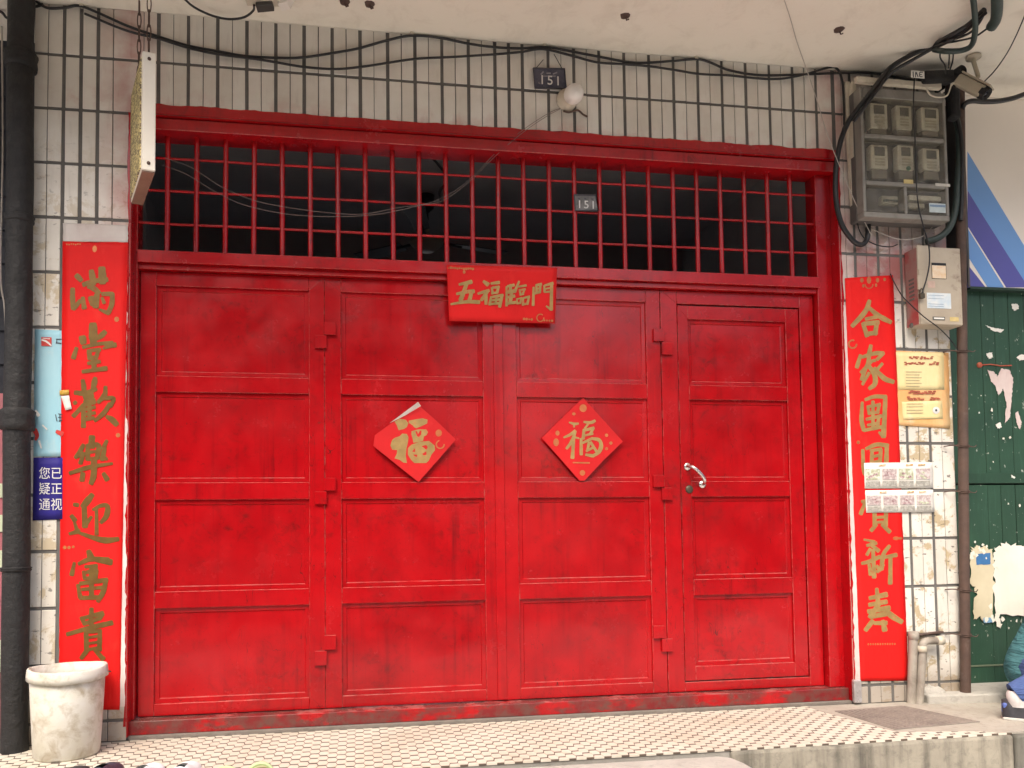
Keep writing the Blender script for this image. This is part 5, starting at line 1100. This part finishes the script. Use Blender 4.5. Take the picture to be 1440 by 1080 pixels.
cable('side_cable', [P(1337, 100, -.2), P(1332, 135, -.19), P(1345, 165, -.17), P(1352, 200, -.165), P(1353, 260, -.165), P(1351, 310, -.16)], 0.011, CABLE, 'black cable behind the green hose right of the meter box')
cable('side_cable', [P(1353, 152, -.16), P(1358, 145, -.17), P(1368, 142, -.18), P(1385, 143, -.18), P(1405, 142, -.18), P(1425, 138, -.18), P(1448, 131, -.18), P(1500, 124, -.18)], 0.0125, CABLE, 'black cable leaving to the right across the neighbour sign', n=10)
cable('hanging_wire', [P(1286, 108, -.25), P(1284.5, 150, -.245), P(1287, 200, -.24), P(1288, 240, -.235), P(1291, 285, -.235), P(1299, 320, -.235), P(1306, 345, -.23), P(1307, 370, -.225), P(1303, 392, -.22), P(1296, 414, -.215)], 0.0034, CABLE, 'thin black wire hanging across the meter cabinet to the padlock', 'wire')
cable('hanging_wire', [P(1204, 306, -.125), P(1209, 325, -.13), P(1218, 337, -.13), P(1235, 345, -.125), P(1252, 347, -.12), P(1262, 344, -.115)], 0.003, CABLE, 'thin black wire running right under the meter cabinet', 'wire')
cable('hanging_wire', [P(1252, 385, -.115), P(1258, 398, -.12), P(1268, 415, -.2), P(1280, 428, -.215), P(1300, 446, -.215), P(1320, 461, -.20), P(1336, 477, -.15), P(1347, 492, -.14)], 0.0028, CABLE, 'thin dark wire drooping diagonally over the beige steel box', 'wire')
cable('hanging_wire', [P(1221, 320, -.11), P(1262, 336, -.125), P(1290, 335, -.13), P(1303, 328, -.13), P(1312, 318, -.13)], 0.0026, WIREW, 'thin pale wire looping under the meter cabinet', 'wire')
cable('camera_wire', [PF(1445, 12, ZC-.006), PF(1436, 34, ZC-.02), PF(1428, 52, ZC-.04), P(1416, 75, -.42), P(1400, 98, -.38), P(1383, 116, -.36)], 0.0030, CABLE, 'thin dark wire from the soffit down to the camera at right', 'wire')
for k, q in enumerate(([(1325, 62), (1322, 80), (1329, 92), (1330, 104)], [(1334, 60), (1335, 78), (1334, 96)], [(1341, 66), (1340, 84), (1336, 98)])):
    cable('junction_wire', [P(a, b, -.32) for a, b in q], 0.0035, CABLE, ['leftmost short wire from the bundle to the black junction', 'middle short wire from the bundle to the black junction', 'right short wire from the bundle to the black junction'][k], 'wire', 'junction wires')
# black junction clump and its tag
jb = thing('junction_box', 'black taped junction behind the security camera', 'junction box', P(1320, 122, -.22))
MB().obox(P(1316, 110, -.235), (0.085, 0, 0.010), (0, 0.03, 0), (0, 0, 0.030)).build('taped_body', BLACKP, jb, bevel=0.012, segs=2)
MB().obox(P(1340, 145, -.20), (0.022, 0, -0.004), (0, 0.03, 0), (0, 0, 0.085)).build('cable_drop', BLACKP, jb, bevel=0.012, segs=2)
MB().tube(smooth_path([P(1302, 122, -.27), P(1308, 133, -.27), P(1320, 137, -.27), P(1332, 134, -.27), P(1338, 120, -.27), P(1346, 114, -.28)]), 0.004, 6).build('pale_wire', PVC, jb)
tg = thing('cable_tag', 'small white tag with black marks above the meter cabinet', 'tag', P(1290, 110, -.272))
a, b = P(1281, 99, -.272), P(1300, 110.5, -.272); MB().box(a.x, b.x, -.273, -.271, b.z, a.z).build('card', WHITEP, tg)
brush(MB(), [[(1284, 101, 1.6), (1284.5, 108.5, 1.6)], [(1287.5, 108.5, 1.3), (1288, 101.5, 1.6), (1291, 108, 1.4)], [(1297.5, 101.5, 1.4), (1293.5, 102, 1.4), (1293.5, 107.5, 1.4), (1297, 108, 1.4)], [(1293.5, 104.8, 1.2), (1296, 104.8, 1.2)]], 0, 0, 1, -0.2735).build('marks', INKK, tg)['kind'] = 'stuff'
# --- security camera
CAMW = mat('dusty_camera_housing', (0.42, 0.37, 0.28), (0.34, 0.30, 0.22), 0.5, 9, 0.15)
ca, cb = P(1347, 112, -.27), P(1384, 131, -.36)
cc = thing('security_camera', 'beige bullet security camera on a short ceiling bracket at upper right', 'camera', P(1367, 135, -.3))
d = (cb-ca).normalized(); side = d.cross(Vector((0, 0, 1))).normalized(); upv = side.cross(d)
mid = (ca+cb)/2; L2_ = (cb-ca).length
MB().obox(mid, d*L2_*0.50, side*0.028, upv*0.028).build('housing', CAMW, cc, bevel=0.012, segs=3)
MB().obox(mid+upv*0.033+d*0.010, d*L2_*0.53, side*0.032, upv*0.004).build('sun_shield', CAMW, cc, bevel=0.002)
MB().lathe(cb-d*0.004, [(0.001, 0.012), (0.022, 0.012), (0.027, 0.024), (0.030, 0.018), (0.031, -0.01)], 18, axis=d).build('lens_ring', BLACKP, cc)
MB().lathe(cb+d*0.004, [(0.0, 0.009), (0.012, 0.007), (0.016, 0.0)], 14, axis=d).build('lens', mat('lens_glass', (0.02, 0.02, 0.03), None, 0.1, 4, 0), cc)
tp = PF(1369, 80, ZC-.004); st0 = mid+upv*0.044
MB().tube([(tp.x, tp.y, ZC-.002), (tp.x, tp.y, ZC-.03), st0+Vector((0, 0, .01)), st0], 0.010, 10).build('bracket_arm', CAMW, cc)
MB().lathe((tp.x, tp.y, ZC-.012), [(0.001, 0), (0.034, 0.0), (0.034, 0.010)], 16).build('mounting_plate', CAMW, cc)
c2 = thing('security_camera', 'small dark second camera behind the beige one', 'camera', P(1350, 106, -.2))
ca2, cb2 = P(1341, 107, -.22), P(1354, 98, -.27); d2_ = (cb2-ca2).normalized()
MB().lathe(ca2, [(0.001, -.03), (0.022, -0.03), (0.026, 0.0), (0.026, (cb2-ca2).length), (0.022, (cb2-ca2).length+.004), (0.018, (cb2-ca2).length-.012), (0.001, (cb2-ca2).length-.012)], 16, axis=d2_).build('housing', BLACKP, c2)
MB().tube([ca2, ca2+Vector((-0.005, 0.05, -.02)), ca2+Vector((-.01, .11, -.02))], 0.012, 8).build('bracket_arm', BLACKP, c2)

# ================================================================== NEIGHBOUR AT RIGHT
YG = 0.06
# signboard with blue stripes
YS = 0.02
sb = thing('neighbour_signboard', 'cream signboard with blue and violet diagonal stripes above the green doors', 'signboard', (P(1400, 404, YS).x, YS, P(1400, 404, YS).z))
x0 = P(1360, 300, YS).x; zb = P(1400, 404, YS).z
MB().box(x0, x0+3.0, YS+0.002, 0.17, zb, ZC-.003).build('board', paper('cream_sign_vinyl', (0.88, 0.82, 0.74), (0.86, 0.80, 0.72), None, 0.05), sb)
LB = mat('sky_blue_vinyl', (0.16, 0.34, 0.70), (0.18, 0.37, 0.72), 0.4, 3, 0); VB = mat('violet_blue_vinyl', (0.10, 0.10, 0.37), (0.11, 0.11, 0.40), 0.4, 3, 0)
ext = 3.0
def stripe(pl, m_, k):
    o = MB().prism([P(a, b, YS+0.0012-0.0004*k) for a, b in pl], (0, 0.0006, 0)).build('stripe', m_, sb)
stripe([(1360.5, 213), (1440, 345), (1475, 404), (1419, 404), (1360.5, 268)], LB, 0)
stripe([(1360.5, 269), (1418.5, 404), (1388.5, 404), (1360.5, 326)], VB, 0) if False else None
stripe([(1360.8, 268), (1382, 303), (1446, 404), (1415, 404), (1360.8, 318)], VB, 1)
stripe([(1360.8, 321), (1412, 404), (1389, 404), (1360.8, 360)], LB, 1)
stripe([(1360.8, 372), (1386, 404), (1360.8, 404)], VB, 1)
MB().box(x0-0.012, x0-0.0005, YS-0.004, 0.17, zb-0.004, ZC-.004).build('edge_trim', mat('dark_sign_edge', (0.10, 0.09, 0.085), None, 0.5, 9, 0.1), sb)
MB().box(x0, x0+3, YS-0.002, 0.10, zb-0.014, zb-0.0005).build('lower_trim', mat('dark_green_trim', (0.02, 0.05, 0.035), None, 0.6, 9, 0.2), sb)
# backing coloured near-black for the shade in the recess between pier and sign
tag(MB().box(3.946, 9.0, 0.172, 0.6, ZF, ZC-.002).build('neighbour_backing', DARK), 'backing coloured near-black for the shaded recess behind the green doors at the right edge', 'wall')
# green plank doors
s_ = NT('weathered_green_paint')
col = s_.mix(s_.ramp(s_.noise(4, 6), 0.35, 0.7), (0.024, 0.072, 0.041), (0.017, 0.052, 0.031))
col = s_.mix(s_.math('MULTIPLY', s_.ramp(s_.noise(1.0, 6, 0.65, vec=s_.pos((50, 50, 4))), 0.55, 0.8), 0.5), col, (0.05, 0.13, 0.085))
col = s_.mix(s_.math('MULTIPLY', s_.ramp(s_.noise(55, 4, 0.6, vec=s_.pos((1, 1, .6))), 0.68, 0.71), 0.8), col, (0.42, 0.44, 0.38))
pk_ = s_.ramp(s_.noise(16, 7, 0.7, vec=s_.pos((1, 1, 0.7), (1.3, 0, 0.4)), dist=0.4), 0.655, 0.668)
col = s_.mix(s_.math('MULTIPLY', pk_, 0.9), col, (0.50, 0.50, 0.44))
oi = s_.n('ShaderNodeObjectInfo'); hv = s_.n('ShaderNodeHueSaturation'); s_.l(s_.math('ADD', s_.math('MULTIPLY', oi.outputs['Random'], 0.3), 0.85), hv.inputs['Value']); s_.l(col, hv.inputs['Color'])
s_.l(hv.outputs[0], s_.b.inputs['Base Color']); s_.b.inputs['Roughness'].default_value = 0.5
s_.l(s_.bump(s_.noise(1.0, 5, 0.6, vec=s_.pos((60, 60, 3))), 0.4, 0.002), s_.b.inputs['Normal']); GRN = s_.m
gd = thing('plank_door', 'weathered green plank door with torn paper remnants at right', 'door', (4.4, YG, -0.02))
gx0 = 3.985; ztop = P(1400, 408, YG).z; zmid = P(1400, 681, YG).z; zbot = P(1400, 965, YG).z
edges = [P(u, 600, YG).x for u in (1357, 1385, 1404, 1424, 1446, 1470, 1495)]
edges[0] = gx0
while edges[-1] < 6.0: edges.append(edges[-1]+0.085)
for (za, zc_) in ((zmid+0.004, ztop), (zbot, zmid-0.004)):
    for a, b in zip(edges, edges[1:]):
        j = random.uniform(-.0015, .0015); MB().box(a+0.0013, b-0.0013, YG+j, YG+0.03, za, zc_).build('plank', GRN, gd, bevel=0.0015)
zr = P(1400, 665, YG).z
MB().box(gx0, 6.0, YG-0.006, YG-0.0022, zmid+0.005, zr).build('rail', GRN, gd, bevel=0.002)
MB().box(gx0, 6.0, YG-0.005, YG-0.0022, P(1400, 935, YG).z-.004, P(1400, 935, YG).z+.004).build('batten', mat('pale_worn_edge', (0.16, 0.20, 0.13), None, 0.7, 20, 0.2), gd)
# paper remnants on it
def GQ(x, y): return (1340+x/2.84, 700+y/2.84)
def jag_poly(pts, n=5, amp=1.0, seed=0):
    out = []; rn = random.Random(seed)
    for (a, b), (c, d_) in zip(pts, pts[1:]+pts[:1]):
        for k in range(n): t = k/n; out.append((a+(c-a)*t+(rn.uniform(-amp, amp) if k else 0), b+(d_-b)*t+(rn.uniform(-amp, amp) if k else 0)))
    return out
def remnant(label, pts, y, m_, amp=1.0, seed=0):
    q = jag_poly(pts, 8, amp*1.5, seed); o = MB().prism([P(a, b, y) for a, b in q], (0, 0.0010, 0)).build('paper_remnant', m_); tag(o, label, 'paper', 'paper remnants on the green door')
CREAMP = paper('bleached_paper', (0.84, 0.81, 0.72), (0.78, 0.74, 0.62), (0.66, 0.60, 0.46), 0.7)
remnant('large bleached white paper remnant low on the green door', [GQ(170, 200), GQ(215, 180), GQ(300, 200), (1475, 770), (1475, 868), GQ(190, 465), GQ(192, 515), GQ(175, 515), GQ(165, 380), GQ(165, 260)], YG-0.0080, CREAMP, 1.9, 1)
remnant('yellowed printed paper remnant left of the large white one', [GQ(70, 205), GQ(100, 190), GQ(160, 205), GQ(162, 300), GQ(160, 470), GQ(130, 500), GQ(110, 480), GQ(85, 480), GQ(95, 380), GQ(66, 330)], YG-0.0075, paper('yellowed_print', (0.70, 0.63, 0.45), (0.60, 0.53, 0.36), (0.40, 0.36, 0.24), 0.8), 1.9, 2)
remnant('small bright blue sticker on the yellowed paper remnant', [GQ(92, 225), GQ(150, 220), GQ(150, 265), GQ(95, 268)], YG-0.0088, mat('blue_print', (0.06, 0.20, 0.45), None, 0.5, 30, 0), 0.3, 3)
remnant('small pale blue strip at the foot of the yellowed remnant', [GQ(122, 480), GQ(160, 478), GQ(158, 498), GQ(124, 500)], YG-0.0088, mat('pale_blue_print', (0.22, 0.42, 0.62), None, 0.5, 30, 0), 0.3, 4)
def G2(x, y): return (1340+x/3.18, 380+y/3.18)
remnant('ragged white paper patch high on the green door', [G2(155, 445), G2(185, 455), G2(200, 475), G2(215, 440), G2(250, 445), G2(270, 480), G2(265, 560), G2(255, 660), G2(232, 685), G2(240, 600), G2(225, 530), G2(205, 560), G2(190, 515), G2(170, 495)], YG-0.0040, TORN, 0.5, 5)
remnant('curled white scrap near the top of the green door', [G2(145, 245), G2(185, 258), G2(230, 265), G2(215, 278), G2(180, 272)], YG-0.0040, WHITEP, 0.4, 6)
remnant('tiny round white scrap at the top right of the green door', [G2(262, 152), G2(290, 150), G2(296, 172), G2(276, 182), G2(266, 170)], YG-0.0040, WHITEP, 0.4, 7)
remnant('narrow white and red scrap on the green door right edge', [G2(280, 640), G2(292, 630), G2(308, 680), G2(300, 712), G2(288, 690)], YG-0.0040, TORN, 0.4, 8)
remnant('small white hooked scrap above the ragged patch', [G2(150, 372), G2(175, 368), G2(180, 390), G2(160, 398)], YG-0.0040, WHITEP, 0.6, 9)
remnant('white scrap at the frame edge beside the ragged patch', [G2(285, 390), G2(300, 378), G2(330, 376), G2(330, 400), G2(300, 404)], YG-0.0040, WHITEP, 0.5, 10)
remnant('small smear of white paper under the ragged patch', [G2(190, 690), G2(210, 680), G2(220, 700), G2(200, 708)], YG-0.0040, WHITEP, 0.6, 11)
remnant('short white smear low beside the middle rail', [G2(262, 915), G2(280, 925), G2(276, 932), G2(262, 926)], YG-0.0075, WHITEP, 0.3, 12)
o = MB().tube([P(*G2(128, 424), YG-.004), P(*G2(170, 421), YG-.004), P(*G2(214, 428), YG-.004), P(*G2(262, 426), YG-.004)], 0.0035, 5); q = P(*G2(120, 424), YG-.004); o.lathe((q.x, q.y, q.z), [(0.0, -0.006), (0.014, -0.004), (0.016, 0.003)], 10, axis=(0, 1, 0))
tag(o.build('door_peg', mat('red_orange_peg', (0.48, 0.07, 0.04), (0.36, 0.12, 0.06), 0.6, 20, 0.1)), 'red headed peg with orange streak on the green door', 'peg')
rn_ = random.Random(5); sc_ = MB()
for k in range(46):
    u, v = rn_.uniform(1362, 1452), rn_.choice((rn_.gauss(772, 9), rn_.gauss(870, 10), rn_.uniform(520, 720))); r = rn_.uniform(0.8, 3.4)*(1 if v > 740 else 0.6); n = rn_.randint(5, 9)
    sc_.prism([P(u+r*rn_.uniform(.4, 1.2)*math.cos(2*math.pi*i/n), v+r*rn_.uniform(.5, 1.7)*math.sin(2*math.pi*i/n), YG-0.0092-0.0002*k/46) for i in range(n)], (0, 0.0008, 0))
tag(sc_.build('paper_crumbs', CREAMP), 'scattered crumbs of torn paper stuck on the green door', 'paper')['kind'] = 'stuff'
tg_ = MB().obox(P(1205, 972, YW-.012), (0.018, 0, 0), (0, 0.012, 0), (0, 0, 0.055)); 
for vv in tg_.v: vv.x += 0.01*mnoise.noise(vv*40); vv.y += 0.008*mnoise.noise(vv*37)
tag(tg_.build('foil_wrap', mat('crumpled_foil', (0.62, 0.60, 0.60), (0.50, 0.48, 0.48), 0.3, 40, 1.0, 60, 0.004, metal=0.6), bevel=0.004), 'crumpled silvery foil at the foot of the right gate jamb', 'foil')

# ================================================================== PERSON at the right edge, squatting
def skin_mesh(name, joints, bones, rads, matr, parent, root, sub=2):
    me = bpy.data.meshes.new(name); keys = list(joints); idx = {k: i for i, k in enumerate(keys)}
    me.from_pydata([Vector(joints[k]) for k in keys], [(idx[a], idx[b]) for a, b in bones], [])
    o = bpy.data.objects.new(name, me); C.objects.link(o)
    sk = o.modifiers.new('skin', 'SKIN'); sk.use_smooth_shade = True
    for i, k in enumerate(keys):
        d_ = me.skin_vertices[0].data[i]; r = rads[k]; d_.radius = r if isinstance(r, tuple) else (r, r); d_.use_root = (k == root)
    sb_ = o.modifiers.new('sub', 'SUBSURF'); sb_.levels = sub; sb_.render_levels = sub
    bpy.context.view_layer.update()
    m2_ = bpy.data.meshes.new_from_object(o.evaluated_get(bpy.context.evaluated_depsgraph_get()))
    C.objects.unlink(o); bpy.data.objects.remove(o)
    mb = MB(); mb.add([v.co.copy() for v in m2_.vertices], [tuple(p.vertices) for p in m2_.polygons], True)
    return mb, matr, parent, name
fd = Vector((0.80, -0.60, 0)); lt = Vector((0.60, 0.80, 0)); Zu = Vector((0, 0, 1))
px_ = P(1414, 962, -0.36).x+0.205
pel = Vector((px_, -0.36, 0.135)); fr_ = PF(1424, 1003, ZF+.03); ankR = Vector((fr_.x+0.020, fr_.y, ZF+0.095))
ankL = pel+fd*0.16+lt*0.15; ankL.z = ZF+0.095
J = {'pel': pel, 'bel': pel+fd*0.06+Zu*0.16, 'che': pel+fd*0.14+Zu*0.36, 'nck': pel+fd*0.20+Zu*0.52, 'hd0': pel+fd*0.24+Zu*0.60, 'hd1': pel+fd*0.265+Zu*0.70, 'hd2': pel+fd*0.25+Zu*0.79}
for sd_, q, an in (('R', -1, ankR), ('L', 1, ankL)):
    J['hip'+sd_] = pel+lt*q*0.085+Zu*0.005; kn = pel+fd*0.40+lt*q*0.15+Zu*0.26
    J['kne'+sd_] = kn; J['ank'+sd_] = an; J['toe'+sd_] = an+fd*0.15-Zu*0.06
    J['sho'+sd_] = pel+fd*0.15+lt*q*0.17+Zu*0.44; J['elb'+sd_] = pel+fd*0.30+lt*q*0.22+Zu*0.27; J['wri'+sd_] = pel+fd*0.48+lt*q*0.06+Zu*0.31; J['pal'+sd_] = pel+fd*0.53+lt*q*0.02+Zu*0.30
R_ = {'pel': .115, 'bel': .115, 'che': (.135, .105), 'nck': .05, 'hd0': .062, 'hd1': (.078, .088), 'hd2': .062}
for sd_ in 'RL': R_.update({'hip'+sd_: .072, 'kne'+sd_: .055, 'ank'+sd_: .036, 'toe'+sd_: .03, 'sho'+sd_: .056, 'elb'+sd_: .040, 'wri'+sd_: .028, 'pal'+sd_: .034})
bones = [('pel', 'bel'), ('bel', 'che'), ('che', 'nck'), ('nck', 'hd0'), ('hd0', 'hd1'), ('hd1', 'hd2')]
for s2 in 'RL': bones += [('pel', 'hip'+s2), ('hip'+s2, 'kne'+s2), ('kne'+s2, 'ank'+s2), ('ank'+s2, 'toe'+s2), ('che', 'sho'+s2), ('sho'+s2, 'elb'+s2), ('elb'+s2, 'wri'+s2), ('wri'+s2, 'pal'+s2)]
def cloth(name, c1, c2):
    s = NT(name)
    s.l(s.mix(s.ramp(s.noise(12, 6), 0.35, 0.65), c1, c2), s.b.inputs['Base Color']); s.b.inputs['Roughness'].default_value = 0.9; s.b.inputs['Specular IOR Level'].default_value = 0.15
    nb = s.bump(s.noise(1.0, 4, 0.55, vec=s.pos((6, 6, 26)), dist=1.2), 1.0, 0.035); nb = s.bump(s.noise(240, 2), 0.3, 0.001, nb)
    s.l(nb, s.b.inputs['Normal']); return s.m
SKIN = mat('skin', (0.50, 0.30, 0.21), (0.44, 0.26, 0.18), 0.55, 8, 0.1)
SHIRT = cloth('teal_cotton', (0.075, 0.20, 0.22), (0.055, 0.155, 0.175)); JEAN = cloth('blue_denim', (0.080, 0.125, 0.29), (0.055, 0.09, 0.22))
per = thing('person', 'person in teal shirt and blue trousers squatting at the right edge', 'person', (pel.x, pel.y, ZF))
def emit(r): mb, m_, p_, n_ = r; return mb.build(n_, m_, p_, smooth=True)
body_ = emit(skin_mesh('body', J, bones, R_, SKIN, per, 'pel'))
def sub(keys, grow, extra=None):
    jj = {k: J[k] for k in keys}; bb = [b for b in bones if b[0] in jj and b[1] in jj]
    rr = {k: tuple(x+grow for x in R_[k]) if isinstance(R_[k], tuple) else R_[k]+grow for k in keys}
    if extra: rr.update(extra)
    return jj, bb, rr
def loft(name, paths, m_, fold):
    mb = MB()
    for pts, rs in paths:
        q = smooth_path([Vector((*p, r)).to_3d() for p, r in zip(pts, rs)], 6); n = len(q); k = len(pts)-1
        rr = []
        for i in range(n):
            t = i/(n-1)*k; a = min(int(t), k-1); f_ = t-a; f_ = f_*f_*(3-2*f_); rr.append(rs[a]*(1-f_)+rs[a+1]*f_)
        mb.tube(q, rr, 18)
    for v in mb.v:
        v += Vector((mnoise.noise(v*9), mnoise.noise(v*9+Vector((7, 0, 0))), mnoise.noise(v*Vector((9, 9, 16))) if False else mnoise.noise(v*11)))*fold
    return mb.build(name, m_, per, smooth=True)
legs = []
for sd_ in 'RL': legs.append(([J['pel']-fd*0.05, J['hip'+sd_], J['hip'+sd_].lerp(J['kne'+sd_], .5), J['kne'+sd_], J['kne'+sd_].lerp(J['ank'+sd_], .35), J['ank'+sd_]+Zu*0.015], [.05, .105, .09, .072, .068, .052]))
loft('trousers', legs, JEAN, 0.010)
tor = [(([J['pel']-fd*0.03-Zu*0.10, J['pel']-fd*0.035-Zu*0.03, J['pel']+Zu*0.06, J['bel'], J['che'], J['nck']-Zu*0.02]), [.085, .132, .140, .140, .150, .062])]
for sd_ in 'RL': tor.append(([J['che']+Zu*.05, J['sho'+sd_], J['elb'+sd_], J['elb'+sd_].lerp(J['wri'+sd_], .5)], [.07, .080, .062, .055]))
loft('shirt', tor, SHIRT, 0.022)
HAIR = mat('black_hair', (0.015, 0.013, 0.012), None, 0.4, 30, 0.4)
hc = J['hd1']+Zu*0.035-fd*0.012
hm = MB(); n1, n2 = 16, 9
for j in range(n2+1):
    for i in range(n1):
        a = 2*math.pi*i/n1; b = math.pi*0.62*j/n2; dirv = fd*math.cos(a)*math.sin(b)*0.100+lt*math.sin(a)*math.sin(b)*0.088+Zu*math.cos(b)*0.108
        if math.cos(a) > 0.3 and b > 1.1: dirv *= 0.86
        hm.v.append(hc+dirv)
for j in range(n2):
    for i in range(n1): hm.f.append((j*n1+i, j*n1+(i+1) % n1, (j+1)*n1+(i+1) % n1, (j+1)*n1+i)); hm.sm.append(True)
hm.build('hair', HAIR, per)
fcx = J['hd1']+fd*0.088
MB().obox(fcx+fd*0.008-Zu*0.01, fd*0.014, lt*0.011, Zu*0.018).build('nose', SKIN, per, bevel=0.006, segs=2)
for q in (-1, 1):
    e_ = fcx+lt*q*0.032+Zu*0.018-fd*0.008; MB().lathe(e_, [(0.0, 0.008), (0.010, 0.003), (0.012, -0.004)], 10, axis=fd).build('eye', mat('dark_eye', (0.03, 0.02, 0.018), None, 0.2, 9, 0) if 'dark_eye' not in bpy.data.materials else bpy.data.materials['dark_eye'], per)
    MB().obox(J['hd1']+lt*q*0.086, fd*0.018, lt*0.008, Zu*0.030).build('ear', SKIN, per, bevel=0.006, segs=2)
MB().obox(fcx-Zu*0.048-fd*0.010, fd*0.006, lt*0.022, Zu*0.006).build('mouth', mat('lip', (0.40, 0.15, 0.13), None, 0.5, 9, 0), per, bevel=0.003)
for sd_, q in (('R', -1), ('L', 1)):        # hands folded before the knees
    pc = J['pal'+sd_]
    for k in range(4):
        o_ = Zu*(0.024-0.016*k); l_ = (0.070, 0.078, 0.072, 0.056)[k]; pth = [pc+o_-lt*q*0.012, pc+o_-lt*q*(0.012+l_*0.5)+fd*0.012, pc+o_-lt*q*(0.012+l_*0.85)+fd*0.002, pc+o_-lt*q*(0.012+l_)-fd*0.014]
        MB().tube(smooth_path(pth, 3), [0.0095-0.0002*i for i in range(len(smooth_path(pth, 3)))], 8).build('finger', SKIN, per)
    pth = [pc+Zu*0.018+fd*0.0, pc+Zu*0.045-lt*q*0.012, pc+Zu*0.058-lt*q*0.036]; MB().tube(smooth_path(pth, 3), 0.0098, 8).build('thumb', SKIN, per)
SHO = mat('black_trainer', (0.02, 0.02, 0.024), (0.06, 0.06, 0.07), 0.5, 20, 0.2); SOC = mat('white_sock', (0.72, 0.70, 0.68), None, 0.8, 30, 0.4)
BLH = mat('blue_heel', (0.09, 0.14, 0.42), None, 0.5, 20, 0.2)
for sd_ in 'RL':
    an = J['ank'+sd_]; hx = an-fd*0.055; hx.z = ZF
    secs = [(0.0, .050, .075), (.03, .064, .085), (.09, .070, .080), (.15, .080, .066), (.20, .086, .052), (.24, .074, .042), (.265, .040, .030)]
    su = MB(); n = 12; V = []
    for (s3, wd, hh) in secs:
        for k in range(n): a = math.pi*k/(n-1); V.append(hx+fd*s3+lt*math.cos(a)*wd*0.5+Zu*(0.012+max(0, math.sin(a))**.8*hh))
    F_ = [(i*n+k, i*n+k+1, (i+1)*n+k+1, (i+1)*n+k) for i in range(len(secs)-1) for k in range(n-1)]+[tuple(range(n)), tuple(reversed(range((len(secs)-1)*n, len(secs)*n)))]
    su.add(V, F_, True); t_ = su.build('shoe', SHO, per)
    l_ = [hx+fd*s3+lt*wd*.54 for s3, wd, _ in secs]+[hx+fd*s3-lt*wd*.54 for s3, wd, _ in secs][::-1]
    MB().prism(l_, (0, 0, 0.014)).build('sole', SOLE, t_, bevel=0.003)
    MB().obox(hx+fd*0.012+Zu*0.05, fd*0.013, lt*0.024, Zu*0.026).build('heel_tab', BLH, t_, bevel=0.010, segs=3)
    MB().obox(hx+fd*0.145-lt*0.036+Zu*0.045, fd*0.03+Zu*.012, lt*0.004, Zu*0.014).build('stripe', SOC, t_, bevel=0.002)
    MB().lathe(hx+fd*0.06+Zu*0.06, [(0.036, 0), (0.042, 0.03), (0.043, 0.055), (0.036, 0.07)], 14).build('sock', SOC, per)
